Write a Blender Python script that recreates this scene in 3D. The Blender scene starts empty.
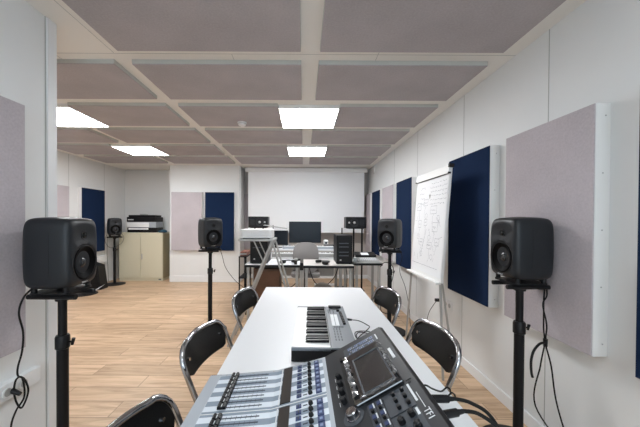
import bpy, bmesh, math, random
from mathutils import Vector, Matrix, Euler
random.seed(7)
S = bpy.context.scene
C = S.collection
R = math.radians
PI = math.pi

# ---------------------------------------------------------------- camera
H = 1.3044
cam_d = bpy.data.cameras.new('camera')
cam = bpy.data.objects.new('camera', cam_d); C.objects.link(cam)
cam_d.sensor_width = 36
cam_d.lens = 289.36 * 36 / 640
cam_d.shift_x = 0.02558
cam_d.shift_y = 0.01490
cam_d.clip_start = 0.02
r_ = Vector((0.999985, 0.000153, 0.0055)); f_ = Vector((-0.0001, 0.999954, -0.0096)); u_ = Vector((-0.0055, 0.0096, 0.999939))
cam.matrix_world = Matrix(((r_.x, u_.x, -f_.x, 0), (r_.y, u_.y, -f_.y, 0), (r_.z, u_.z, -f_.z, H), (0, 0, 0, 1)))
S.camera = cam

# ---------------------------------------------------------------- world, exposure
LIGHT_STRENGTH = 16.0
w = bpy.data.worlds.new('world'); S.world = w; w.use_nodes = True
w.node_tree.nodes['Background'].inputs[0].default_value = (0.72, 0.84, 1.0, 1)
w.node_tree.nodes['Background'].inputs[1].default_value = 1.0
S.view_settings.view_transform = 'Standard'
S.view_settings.look = 'None'
S.view_settings.gamma = 1
S.view_settings.exposure = 0.78
S.view_settings.use_curve_mapping = False

def area(name, loc, rot, sx, sy, power, col):
    d = bpy.data.lights.new(name, 'AREA'); d.shape = 'RECTANGLE'; d.size = sx; d.size_y = sy
    d.energy = power; d.color = col
    o = bpy.data.objects.new(name, d); C.objects.link(o); o.location = loc; o.rotation_euler = rot
    return o
# daylight entering by the window behind the camera
area('daylight', (-0.0, -2.72, 1.55), (R(90), 0, 0), 1.9, 1.3, 28, (0.72, 0.88, 1.0))

# ---------------------------------------------------------------- materials
MATS = {}
def mat(name, col, rough=0.5, metal=0.0, **k):
    if name in MATS: return MATS[name]
    m = bpy.data.materials.new(name); m.use_nodes = True
    nt = m.node_tree; b = nt.nodes['Principled BSDF']
    b.inputs['Base Color'].default_value = (*col, 1)
    b.inputs['Roughness'].default_value = rough
    b.inputs['Metallic'].default_value = metal
    if 'spec' in k: b.inputs['Specular IOR Level'].default_value = k['spec']
    if 'coat' in k: b.inputs['Coat Weight'].default_value = k['coat']
    if 'emit' in k:
        b.inputs['Emission Color'].default_value = (*k.get('ecol', col), 1)
        b.inputs['Emission Strength'].default_value = k['emit']
    if 'noise' in k:   # (scale, amount, bump)
        sc, am, bu = k['noise']
        tc = nt.nodes.new('ShaderNodeTexCoord')
        n = nt.nodes.new('ShaderNodeTexNoise'); n.inputs['Scale'].default_value = sc; n.inputs['Detail'].default_value = 4
        nt.links.new(tc.outputs['Object'], n.inputs['Vector'])
        mx = nt.nodes.new('ShaderNodeMixRGB'); mx.blend_type = 'MULTIPLY'; mx.inputs[0].default_value = 1
        mx.inputs[1].default_value = (*col, 1)
        cr = nt.nodes.new('ShaderNodeValToRGB')
        cr.color_ramp.elements[0].position = 0.3; cr.color_ramp.elements[1].position = 0.7
        lo = 1 - am
        cr.color_ramp.elements[0].color = (lo, lo, lo, 1); cr.color_ramp.elements[1].color = (1, 1, 1, 1)
        nt.links.new(n.outputs['Fac'], cr.inputs[0]); nt.links.new(cr.outputs[0], mx.inputs[2])
        nt.links.new(mx.outputs[0], b.inputs['Base Color'])
        if bu:
            bp = nt.nodes.new('ShaderNodeBump'); bp.inputs['Strength'].default_value = bu; bp.inputs['Distance'].default_value = 0.002
            nt.links.new(n.outputs['Fac'], bp.inputs['Height']); nt.links.new(bp.outputs[0], b.inputs['Normal'])
    MATS[name] = m
    return m

def wood_floor():
    m = bpy.data.materials.new('oak laminate'); m.use_nodes = True; nt = m.node_tree; N = nt.nodes; L = nt.links
    b = N['Principled BSDF']
    tc = N.new('ShaderNodeTexCoord')
    def brick(c1, c2, mort, bias=0.0):
        k = N.new('ShaderNodeTexBrick'); k.offset = 0.37; k.offset_frequency = 2; k.squash = 1
        k.inputs['Scale'].default_value = 1; k.inputs['Brick Width'].default_value = 1.285
        k.inputs['Row Height'].default_value = 0.172; k.inputs['Mortar Size'].default_value = 0.0022
        k.inputs['Mortar Smooth'].default_value = 0.1; k.inputs['Bias'].default_value = bias
        k.inputs['Color1'].default_value = c1; k.inputs['Color2'].default_value = c2; k.inputs['Mortar'].default_value = mort
        L.new(tc.outputs['Object'], k.inputs['Vector']); return k
    k = brick((0.66, 0.475, 0.315, 1), (0.52, 0.36, 0.23, 1), (0.24, 0.15, 0.09, 1))
    rnd = brick((0, 0, 0, 1), (1, 1, 1, 1), (0.5, 0.5, 0.5, 1))
    # grain, offset per plank
    mp = N.new('ShaderNodeMapping'); mp.inputs['Scale'].default_value = (1.1, 11, 1)
    L.new(tc.outputs['Object'], mp.inputs['Vector'])
    add = N.new('ShaderNodeVectorMath'); add.operation = 'MULTIPLY_ADD'; add.inputs[1].default_value = (7, 7, 7)
    L.new(rnd.outputs['Color'], add.inputs[0]); L.new(mp.outputs[0], add.inputs[2])
    n = N.new('ShaderNodeTexNoise'); n.inputs['Scale'].default_value = 1.6; n.inputs['Detail'].default_value = 8; n.inputs['Roughness'].default_value = 0.62
    n.inputs['Distortion'].default_value = 1.2
    L.new(add.outputs[0], n.inputs['Vector'])
    cr = N.new('ShaderNodeValToRGB'); e = cr.color_ramp.elements
    e[0].position = 0.34; e[0].color = (0.66, 0.58, 0.51, 1); e[1].position = 0.60; e[1].color = (1.12, 1.12, 1.12, 1)
    L.new(n.outputs['Fac'], cr.inputs[0])
    mx = N.new('ShaderNodeMixRGB'); mx.blend_type = 'MULTIPLY'; mx.inputs[0].default_value = 0.8
    L.new(k.outputs['Color'], mx.inputs[1]); L.new(cr.outputs[0], mx.inputs[2])
    # knots
    mp2 = N.new('ShaderNodeMapping'); mp2.inputs['Scale'].default_value = (1.3, 4.5, 1); L.new(tc.outputs['Object'], mp2.inputs['Vector'])
    v = N.new('ShaderNodeTexVoronoi'); v.inputs['Scale'].default_value = 1.5; L.new(mp2.outputs[0], v.inputs['Vector'])
    c2 = N.new('ShaderNodeValToRGB'); e = c2.color_ramp.elements
    e[0].position = 0.02; e[0].color = (0.55, 0.42, 0.32, 1); e[1].position = 0.13; e[1].color = (1, 1, 1, 1)
    L.new(v.outputs['Distance'], c2.inputs[0])
    m2 = N.new('ShaderNodeMixRGB'); m2.blend_type = 'MULTIPLY'; m2.inputs[0].default_value = 0.6
    L.new(mx.outputs[0], m2.inputs[1]); L.new(c2.outputs[0], m2.inputs[2])
    L.new(m2.outputs[0], b.inputs['Base Color'])
    b.inputs['Roughness'].default_value = 0.42
    bp = N.new('ShaderNodeBump'); bp.inputs['Strength'].default_value = 0.15; bp.inputs['Distance'].default_value = 0.002
    L.new(k.outputs['Fac'], bp.inputs['Height']); bp.invert = True; L.new(bp.outputs[0], b.inputs['Normal'])
    return m

def fabric(name, col, scale=700):
    m = bpy.data.materials.new(name); m.use_nodes = True; nt = m.node_tree; N = nt.nodes; L = nt.links
    b = N['Principled BSDF']; b.inputs['Roughness'].default_value = 0.95
    b.inputs['Specular IOR Level'].default_value = 0.1
    tc = N.new('ShaderNodeTexCoord')
    n = N.new('ShaderNodeTexNoise'); n.inputs['Scale'].default_value = 90; n.inputs['Detail'].default_value = 6
    L.new(tc.outputs['Object'], n.inputs['Vector'])
    n2 = N.new('ShaderNodeTexNoise'); n2.inputs['Scale'].default_value = 3; n2.inputs['Detail'].default_value = 3
    L.new(tc.outputs['Object'], n2.inputs['Vector'])
    mth = N.new('ShaderNodeMath'); mth.operation = 'ADD'
    L.new(n.outputs['Fac'], mth.inputs[0]); L.new(n2.outputs['Fac'], mth.inputs[1])
    cr = N.new('ShaderNodeValToRGB'); e = cr.color_ramp.elements
    e[0].position = 0.35; e[1].position = 0.65
    m3 = N.new('ShaderNodeMath'); m3.operation = 'MULTIPLY'; m3.inputs[1].default_value = 0.5
    L.new(mth.outputs[0], m3.inputs[0]); L.new(m3.outputs[0], cr.inputs[0])
    e[0].color = tuple(c * 0.88 for c in col) + (1,); e[1].color = tuple(min(1, c * 1.08) for c in col) + (1,)
    L.new(cr.outputs[0], b.inputs['Base Color'])
    bp = N.new('ShaderNodeBump'); bp.inputs['Strength'].default_value = 0.25; bp.inputs['Distance'].default_value = 0.001
    L.new(n.outputs['Fac'], bp.inputs['Height']); L.new(bp.outputs[0], b.inputs['Normal'])
    return m

def striped(name, c1, c2, pitch, y0):
    """channel strips printed across the mixer deck, alternating along Y"""
    m = bpy.data.materials.new(name); m.use_nodes = True; nt = m.node_tree; N = nt.nodes; L = nt.links
    b = N['Principled BSDF']; b.inputs['Roughness'].default_value = 0.45
    tc = N.new('ShaderNodeTexCoord'); sp = N.new('ShaderNodeSeparateXYZ'); L.new(tc.outputs['Object'], sp.inputs[0])
    a = N.new('ShaderNodeMath'); a.operation = 'SUBTRACT'; a.inputs[1].default_value = y0; L.new(sp.outputs[1], a.inputs[0])
    d = N.new('ShaderNodeMath'); d.operation = 'DIVIDE'; d.inputs[1].default_value = pitch * 2; L.new(a.outputs[0], d.inputs[0])
    f = N.new('ShaderNodeMath'); f.operation = 'FRACT'; L.new(d.outputs[0], f.inputs[0])
    g = N.new('ShaderNodeMath'); g.operation = 'GREATER_THAN'; g.inputs[1].default_value = 0.5; L.new(f.outputs[0], g.inputs[0])
    mx = N.new('ShaderNodeMixRGB'); mx.inputs[1].default_value = (*c1, 1); mx.inputs[2].default_value = (*c2, 1)
    L.new(g.outputs[0], mx.inputs[0]); L.new(mx.outputs[0], b.inputs['Base Color'])
    return m

M_wall = mat('white wall paint', (0.79, 0.80, 0.80), 0.6, noise=(1.2, 0.04, 0))
M_backwall = mat('darker taupe recess wall', (0.60, 0.56, 0.53), 0.7, noise=(1.2, 0.06, 0))  # recess back wall, darker and browner than the other walls
M_ceil = mat('ceiling paint', (0.80, 0.78, 0.74), 0.8)
M_trim = mat('white skirting', (0.80, 0.81, 0.82), 0.4)
M_seam = mat('wall joint', (0.42, 0.43, 0.42), 0.8)
M_floor = wood_floor()
M_fab_l = fabric('mauve grey fabric', (0.50, 0.455, 0.48))
M_fab_c = fabric('mauve grey ceiling fabric', (0.43, 0.40, 0.41))
M_fab_b = fabric('navy fabric', (0.010, 0.023, 0.062))
M_frame = mat('white lacquered frame', (0.80, 0.80, 0.79), 0.45)
M_cframe = mat('grey white panel edge', (0.52, 0.53, 0.50), 0.6)
M_screw = mat('screw metal', (0.45, 0.45, 0.45), 0.35, 0.9)
M_light = mat('light diffuser', (1, 1, 1), 0.5, emit=LIGHT_STRENGTH, ecol=(0.97, 0.985, 1.0))
M_fill_light = mat('added fill light diffuser', (1, 1, 1), 0.5, emit=LIGHT_STRENGTH*0.42, ecol=(0.86, 0.94, 1.0))  # cool glow of the two added, unseen fill lights
M_white = mat('white plastic', (0.78, 0.78, 0.78), 0.4)
M_table = mat('white laminate', (0.83, 0.84, 0.86), 0.35)
M_black = mat('black plastic', (0.007, 0.007, 0.008), 0.42, spec=0.3)
M_blackmet = mat('black powder coat', (0.006, 0.006, 0.007), 0.5, spec=0.25)
M_rubber = mat('black rubber cable', (0.006, 0.006, 0.006), 0.6, spec=0.25)
M_spk = mat('dark grey speaker enclosure', (0.016, 0.018, 0.0215), 0.42, spec=0.35, noise=(500, 0.15, 0.1))
M_cone = mat('black cone', (0.0015, 0.0015, 0.002), 0.45, spec=0.06)
M_cap = mat('glossy dust cap', (0.020, 0.021, 0.024), 0.22, coat=0.3)
M_dome = mat('tweeter dome', (0.02, 0.02, 0.02), 0.15, 0.8)
M_chrome = mat('chrome', (0.42, 0.42, 0.44), 0.09, 1.0)
M_blackvinyl = mat('black chair plate', (0.004, 0.004, 0.004), 0.32, spec=0.3, noise=(300, 0.4, 0.5))
M_alu = mat('brushed aluminium', (0.50, 0.50, 0.50), 0.35, 0.9)
M_greymet = mat('grey painted metal', (0.42, 0.42, 0.41), 0.4, 0.3)
M_cream = mat('cream painted steel', (0.66, 0.62, 0.47), 0.5)
M_creamdk = mat('darker tan cabinet side', (0.42, 0.36, 0.22), 0.5)
M_silver = mat('silver grey deck', (0.40, 0.435, 0.48), 0.42, 0.1)
M_deck = striped('channel strips', (0.68, 0.73, 0.79), (0.22, 0.27, 0.33), 0.0233, 0.9775-0.745+0.01165)
M_darkdeck = mat('charcoal console surface', (0.016, 0.018, 0.022), 0.42, spec=0.4)
M_darkpad = mat('slate console section', (0.042, 0.050, 0.062), 0.42)
M_ink = mat('pale print', (0.72, 0.74, 0.76), 0.6)
M_inkdk = mat('dark print', (0.05, 0.06, 0.08), 0.6)
M_blue = mat('blue button', (0.035, 0.055, 0.14), 0.35)
M_bluelt = mat('pale blue print', (0.22, 0.28, 0.46), 0.5)
M_brownlcd = mat('dark brown channel display', (0.016, 0.011, 0.008), 0.4)
M_glass = mat('dark touch screen glass', (0.022, 0.020, 0.021), 0.22, coat=0.3)
M_film = mat('glossy black bezel', (0.02, 0.02, 0.022), 0.10, coat=1.0)
M_kb = mat('grey keyboard panel', (0.17, 0.19, 0.215), 0.42)
M_key = mat('ivory white key', (0.86, 0.86, 0.86), 0.3)
M_keyb = mat('black key', (0.002, 0.002, 0.003), 0.3, spec=0.15)
M_paper = mat('flipchart paper', (0.80, 0.81, 0.83), 0.7)
M_pen = mat('grey marker ink', (0.15, 0.16, 0.20), 0.8)
M_screen = mat('projection screen cloth', (0.88, 0.89, 0.91), 0.8)
M_mon = mat('dark monitor panel', (0.006, 0.009, 0.014), 0.32, spec=0.25)
M_wood = mat('brown wood cabinet', (0.16, 0.075, 0.04), 0.5, noise=(6, 0.4, 0))
M_chairgrey = mat('warm grey chair fabric', (0.28, 0.265, 0.26), 0.9)
M_bag = mat('grey beige cloth', (0.36, 0.32, 0.28), 0.9, noise=(8, 0.3, 0.3))
M_teal = mat('teal glove', (0.01, 0.06, 0.10), 0.7)
M_lcdw = mat('white lcd', (0.86, 0.88, 0.90), 0.3)
M_red = mat('reddish box', (0.25, 0.10, 0.07), 0.6)

# ---------------------------------------------------------------- helpers
class MB:
    def __init__(s): s.bm = bmesh.new()
    def _xf(s, vs, mx):
        if mx is not None: bmesh.ops.transform(s.bm, matrix=mx, verts=vs)
    def box(s, a, b, mx=None):
        x0, y0, z0 = a; x1, y1, z1 = b
        v = [s.bm.verts.new(p) for p in ((x0,y0,z0),(x1,y0,z0),(x1,y1,z0),(x0,y1,z0),(x0,y0,z1),(x1,y0,z1),(x1,y1,z1),(x0,y1,z1))]
        for f in ((0,3,2,1),(4,5,6,7),(0,1,5,4),(1,2,6,5),(2,3,7,6),(3,0,4,7)): s.bm.faces.new([v[i] for i in f])
        s._xf(v, mx); return s
    def cbox(s, c, d, mx=None):
        return s.box([c[i]-d[i]/2 for i in range(3)], [c[i]+d[i]/2 for i in range(3)], mx)
    def lathe(s, prof, seg=32, mx=None, cap=True):
        rings = []
        for r, z in prof:
            if r < 1e-6: rings.append([s.bm.verts.new((0, 0, z))])
            else: rings.append([s.bm.verts.new((r*math.cos(2*PI*i/seg), r*math.sin(2*PI*i/seg), z)) for i in range(seg)])
        for A, B in zip(rings, rings[1:]):
            if len(A) == 1 and len(B) == 1: continue
            for i in range(seg):
                j = (i+1) % seg
                if len(A) == 1: s.bm.faces.new((A[0], B[j], B[i]))
                elif len(B) == 1: s.bm.faces.new((A[i], A[j], B[0]))
                else: s.bm.faces.new((A[i], A[j], B[j], B[i]))
        if cap:
            if len(rings[0]) > 1: s.bm.faces.new(rings[0][::-1])
            if len(rings[-1]) > 1: s.bm.faces.new(rings[-1])
        s._xf([v for q in rings for v in q], mx); return s
    def cyl(s, p0, p1, r0, r1=None, seg=20):
        r1 = r0 if r1 is None else r1
        p0 = Vector(p0); p1 = Vector(p1); d = p1-p0
        q = d.to_track_quat('Z', 'Y').to_matrix().to_4x4(); q.translation = p0
        return s.lathe([(r0, 0), (r1, d.length)], seg, q)
    def tube(s, pts, r, seg=10, closed=False):
        pts = [Vector(p) for p in pts]; n = len(pts); rings = []; up = None
        for i, p in enumerate(pts):
            if closed: t = (pts[(i+1) % n]-pts[i-1]).normalized()
            else: t = (pts[min(i+1, n-1)]-pts[max(i-1, 0)]).normalized()
            if up is None:
                up = t.orthogonal().normalized()
            else:
                up = (up - t*up.dot(t));
                if up.length < 1e-6: up = t.orthogonal()
                up.normalize()
            b = t.cross(up)
            rings.append([s.bm.verts.new(p + r*(math.cos(2*PI*k/seg)*up + math.sin(2*PI*k/seg)*b)) for k in range(seg)])
        prs = list(zip(rings, rings[1:]))
        if closed: prs.append((rings[-1], rings[0]))
        for A, B in prs:
            for k in range(seg): s.bm.faces.new((A[k], A[(k+1) % seg], B[(k+1) % seg], B[k]))
        if not closed: s.bm.faces.new(rings[0][::-1]); s.bm.faces.new(rings[-1])
        return s
    def prism(s, poly, a, b, axis='y', mx=None):
        """poly in the two other axes, extruded from a to b"""
        def P(u, v, w): return {'y': (u, w, v), 'x': (w, u, v), 'z': (u, v, w)}[axis]
        A = [s.bm.verts.new(P(u, v, a)) for u, v in poly]; B = [s.bm.verts.new(P(u, v, b)) for u, v in poly]
        n = len(poly)
        s.bm.faces.new(A); s.bm.faces.new(B[::-1])
        for i in range(n): s.bm.faces.new((A[i], B[i], B[(i+1) % n], A[(i+1) % n]))
        s._xf(A+B, mx); return s
    def build(s, name, m, parent=None, bev=0, smooth=False, loc=None, rot=None):
        bmesh.ops.recalc_face_normals(s.bm, faces=s.bm.faces)
        me = bpy.data.meshes.new(name); s.bm.to_mesh(me); s.bm.free()
        me.materials.append(m)
        if smooth:
            for p in me.polygons: p.use_smooth = True
            try: me.set_sharp_from_angle(angle=R(38))
            except Exception: pass
        o = bpy.data.objects.new(name, me); C.objects.link(o)
        if parent: o.parent = parent
        if loc: o.location = loc
        if rot: o.rotation_euler = rot
        if bev:
            b = o.modifiers.new('bevel', 'BEVEL'); b.width = bev; b.segments = 2; b.limit_method = 'ANGLE'; b.angle_limit = R(40)
        return o

def split_build(mb, name, m, parent=None, bev=0, smooth=False):
    """every loose piece of mb becomes a part of its own"""
    bm = mb.bm; bm.verts.ensure_lookup_table(); bm.verts.index_update(); seen = {}; groups = []
    for v in bm.verts:
        if v.index in seen: continue
        st_, g = [v], []; seen[v.index] = 1
        while st_:
            a = st_.pop(); g.append(a)
            for e in a.link_edges:
                b = e.other_vert(a)
                if b.index not in seen: seen[b.index] = 1; st_.append(b)
        groups.append(g)
    out = []
    for g in groups:
        q = MB(); mp = {v.index: q.bm.verts.new(v.co) for v in g}; fs = {f for v in g for f in v.link_faces}
        for f in sorted(fs, key=lambda f: f.index): q.bm.faces.new([mp[v.index] for v in f.verts])
        out.append(q.build(name, m, parent, bev, smooth))
    bm.free(); return out
def add_print(o, mb, m):
    """printing that lies on part o: same mesh, second material"""
    bmesh.ops.recalc_face_normals(mb.bm, faces=mb.bm.faces)
    me = bpy.data.meshes.new('p'); mb.bm.to_mesh(me); mb.bm.free()
    b = bmesh.new(); b.from_mesh(o.data); n = len(b.faces); b.from_mesh(me); b.faces.ensure_lookup_table()
    k = len(o.data.materials); o.data.materials.append(m)
    for f in b.faces[n:]: f.material_index = k
    b.to_mesh(o.data); b.free(); bpy.data.meshes.remove(me); return o

def thing(name, label, cat, loc=(0,0,0), rz=0, group=None):
    o = bpy.data.objects.new(name, None); C.objects.link(o)
    o.location = loc; o.rotation_euler = (0, 0, rz); o.empty_display_size = 0.1
    o['label'] = label; o['category'] = cat
    if group: o['group'] = group
    return o
def tag(o, label, cat, group=None):
    o['label'] = label; o['category'] = cat
    if group: o['group'] = group
    return o
def struct(name, mb, m, **k):
    o = mb.build(name, m, **k); o['kind'] = 'structure'; return o
def kids(o): return [c for c in bpy.data.objects if c.parent == o]
def copy_tree(o, parent=None):
    c = o.copy(); C.objects.link(c); c.parent = parent
    for ch in kids(o): copy_tree(ch, c)
    return c
def dup(o, label, loc, rz=0, group=None):
    c = copy_tree(o); c.location = loc; c.rotation_euler = (0, 0, rz); c['label'] = label
    if group: c['group'] = group
    return c
def arc(c, r, a0, a1, n):
    return [(c[0]+r*math.cos(a0+(a1-a0)*i/n), c[1]+r*math.sin(a0+(a1-a0)*i/n)) for i in range(n+1)]
def rrect(x0, y0, x1, y1, r, n=5):
    return (arc((x1-r, y1-r), r, 0, PI/2, n)+arc((x0+r, y1-r), r, PI/2, PI, n)+arc((x0+r, y0+r), r, PI, 1.5*PI, n)+arc((x1-r, y0+r), r, 1.5*PI, 2*PI, n))
def spline(pts, n=8):
    """Catmull-Rom through pts"""
    P = [Vector(p) for p in pts]; P = [P[0]*2-P[1]]+P+[P[-1]*2-P[-2]]; out = []
    for i in range(1, len(P)-2):
        for k in range(n):
            t = k/n; a, b, c, d = P[i-1], P[i], P[i+1], P[i+2]
            out.append(0.5*((2*b)+(c-a)*t+(2*a-5*b+4*c-d)*t*t+(3*b-a-3*c+d)*t**3))
    out.append(P[-2]); return out
def text_mesh(name, body, size, m, mx, parent, depth=0.0006):
    cu = bpy.data.curves.new('t', 'FONT'); cu.body = body; cu.size = size; cu.extrude = depth/2; cu.align_x = 'LEFT'
    t = bpy.data.objects.new('t', cu); C.objects.link(t)
    dg = bpy.context.evaluated_depsgraph_get(); me = bpy.data.meshes.new_from_object(t.evaluated_get(dg))
    bpy.data.objects.remove(t); me.transform(mx); me.materials.clear(); me.materials.append(m)
    o = bpy.data.objects.new(name, me); C.objects.link(o); o.parent = parent; return o

# ================================================================ the room
XR, XE, XL = 1.442, -1.454, -4.10       # right wall, end of left partition, far left wall
YE, YW, YB, YA, Y0 = 1.696, 6.05, 6.50, 6.64, -2.60
ZC, ZP = H+1.133, H+1.099
struct('floor', MB().box((XL-0.1, Y0-0.1, -0.1), (XR+0.1, YA+0.1, 0)), M_floor)
struct('ceiling', MB().box((XL-0.1, Y0-0.1, ZC), (XR+0.1, YA+0.1, ZC+0.1)), M_ceil)
struct('wall_right', MB().box((XR, Y0-0.1, 0), (XR+0.1, YA+0.1, ZC)), M_wall)
struct('wall_left', MB().box((XE-0.12, Y0-0.1, 0), (XE, YE, ZC)), M_wall)
struct('wall_left_return', MB().box((XL, YE-0.12, 0), (XE-0.12, YE, ZC)), M_wall)
struct('wall_far_left', MB().box((XL-0.1, YE-0.12, 0), (XL, YA+0.1, ZC)), M_wall)
struct('wall_alcove', MB().box((XL, YA, 0), (-2.80, YA+0.1, ZC)), M_wall)
struct('wall_pier', MB().box((-2.80, YW, 0), (-1.327, YA+0.1, ZC)), M_wall)
struct('wall_back', MB().box((-1.327, YB, 0), (XR, YB+0.2, ZC)), M_backwall)
# wall behind the camera with a window
wx0, wx1, wz0, wz1 = -0.95, 0.95, 0.9, 2.2
mb = MB()
mb.box((XE, Y0-0.1, 0), (wx0, Y0, ZC)); mb.box((wx1, Y0-0.1, 0), (XR, Y0, ZC))
mb.box((wx0, Y0-0.1, 0), (wx1, Y0, wz0)); mb.box((wx0, Y0-0.1, wz1), (wx1, Y0, ZC))
struct('wall_front', mb, M_wall)
mb = MB()
for x in (wx0, -0.02, wx1-0.05): mb.box((x, Y0-0.08, wz0), (x+0.05, Y0-0.02, wz1))
mb.box((wx0, Y0-0.08, wz0), (wx1, Y0-0.02, wz0+0.05)); mb.box((wx0, Y0-0.08, wz1-0.05), (wx1, Y0-0.02, wz1))
struct('window_1', mb, M_trim)
# skirting boards
bb = 0.085
def skirt(name, a, b): struct(name, MB().box(a, b), M_trim, bev=0.004)
skirt('baseboard_right', (XR-0.014, Y0, 0), (XR, YB, bb))
skirt('baseboard_left', (XE, Y0, 0), (XE+0.014, YE, bb))
skirt('baseboard_left_end', (XE-0.12, YE, 0), (XE, YE+0.014, bb))
skirt('baseboard_far_left', (XL, YE, 0), (XL+0.014, YA, bb))
skirt('baseboard_pier', (-2.80, YW-0.014, 0), (-1.327, YW, 0.13))
skirt('baseboard_alcove', (XL+0.014, YA-0.014, 0), (-2.80, YA, bb))
skirt('baseboard_back', (-1.327, YB-0.014, 0), (XR-0.014, YB, bb))
# joints between the wall boards
k = 1
for y in (-0.2, 0.76, 1.715, 2.62, 3.68, 4.62):
    struct('trim_%d' % k, MB().box((XR-0.0015, y-0.0025, bb), (XR, y+0.0025, ZC)), M_seam); k += 1
for y in (1.63, 0.7, -0.25):
    struct('trim_%d' % k, MB().box((XE, y-0.003, bb), (XE+0.0015, y+0.003, ZC)), M_seam); k += 1
struct('trim_%d' % k, MB().box((XE-0.004, 1.640, 0), (XE+0.006, YE+0.004, ZC)), M_trim); k += 1     # corner post at the end of the partition
for y in (3.9, 5.05, 5.95):
    struct('trim_%d' % k, MB().box((XL, y-0.003, bb), (XL+0.0015, y+0.003, ZC)), M_seam); k += 1
for x in (-1.345,):
    struct('trim_%d' % k, MB().box((x-0.003, YW-0.0015, 0.13), (x+0.003, YW, ZC)), M_seam); k += 1
# ceiling board joints
for a, b in (((-3.9, 1.985), (1.44, 1.988)), ((-3.9, 1.19), (1.44, 1.193))):
    struct('trim_%d' % k, MB().box((max(a[0], XE if a[1] < YE else XL), a[1], ZC-0.001), (b[0], b[1], ZC)), M_seam); k += 1
for x, y0, y1 in ((-1.30, 0.4, 1.98), (-0.50, 1.99, 2.06), (0.50, 1.19, 2.06), (-1.72, 1.99, 2.4)):
    struct('trim_%d' % k, MB().box((x, y0, ZC-0.001), (x+0.003, y1, ZC)), M_seam); k += 1

# ================================================================ ceiling panels and lights
PIT = 0.7586; R1 = 2.0607-PIT
colA = (0.1007, 1.299); colB = (-1.2237, -0.0237); colC = (-2.548, -1.348); colD = (-3.872, -2.672)
rown = {1: 'nearest row, just above the table end', 2: 'second row', 3: 'third row, level with the front lights', 4: 'fourth row, between the two rows of lights',
        5: 'fifth row, level with the rear lights', 6: 'sixth row, against the back wall'}
coln = {'A': 'right-hand column along the right wall', 'B': 'column left of the centre line', 'C': 'column left of the partition end', 'D': 'outermost left column'}
def ceil_panel(x0, x1, y0, label):
    t = thing('ceiling_panel', label, 'acoustic panel', ((x0+x1)/2, y0+0.3, ZP), 0, 'grey acoustic panels on the ceiling')
    hw = (x1-x0)/2
    MB().box((-hw+0.002, -0.298, 0), (hw-0.002, 0.298, 0.006)).build('fabric', M_fab_c, t)
    MB().box((-hw, -0.3, 0.006), (hw, 0.3, ZC-ZP)).build('panel_edge', M_cframe, t)
for r in range(0, 7):
    y = R1+(r-1)*PIT
    for cn, (x0, x1) in (('A', colA), ('B', colB), ('C', colC), ('D', colD)):
        if cn == 'C' and r < 2 or cn == 'D' and r < 3 or r == 0: continue
        if r in (3, 5):
            if cn == 'A': x0 = 0.350
            if cn == 'B': x1 = -0.258
            if cn == 'C': x0 = -2.300
            if cn == 'D': x1 = -2.920
        ceil_panel(x0, x1, y, 'mauve-grey ceiling panel: %s, %s' % (coln[cn], rown[r]))
def ceil_light(x, y, label, m=M_light):
    t = thing('ceiling_light', label, 'ceiling light', (x, y, ZP-0.004), 0, 'square ceiling lights')
    mb = MB()
    for a, b in (((-0.30, -0.30), (0.30, -0.292)), ((-0.30, 0.292), (0.30, 0.30)), ((-0.30, -0.292), (-0.292, 0.292)), ((0.292, -0.292), (0.30, 0.292))):
        mb.box((*a, 0), (*b, ZC-ZP+0.004))
    mb.build('light_frame', M_frame, t)
    MB().box((-0.291, -0.291, 0.001), (0.291, 0.291, 0.008)).build('diffuser', m, t)
ylA = R1+2*PIT+0.30; ylB = R1+4*PIT+0.30
ceil_light(0.046, ylA+0.03, 'large bright square ceiling light on the centre line, nearer one')
ceil_light(0.046, ylB+0.03, 'smaller bright square ceiling light on the centre line, above the monitor')
ceil_light(-2.61, ylA+0.03, 'bright ceiling light cut off by the partition edge at the left')
ceil_light(-2.61, ylB+0.03, 'bright ceiling light at the left, above the way to the cabinet')
ceil_light(0.0, 0.10, 'added square fill light in the ceiling right above the camera', M_fill_light)  # this and the next: unseen, added to brighten surfaces facing the camera
ceil_light(0.0, -1.40, 'added square fill light in the ceiling behind the camera', M_fill_light)
t = thing('smoke_detector', 'round white smoke detector on the ceiling panel left of the front light', 'smoke detector', (-0.70, 3.27, ZP))
MB().lathe([(0.050, 0), (0.050, -0.012), (0.046, -0.016), (0.040, -0.034), (0.022, -0.042), (0, -0.043)][::-1], 28, None).build('housing', M_white, t, smooth=True)
MB().lathe([(0.0465, -0.017), (0.0465, -0.022)], 28).build('vent_ring', M_greymet, t)

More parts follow.
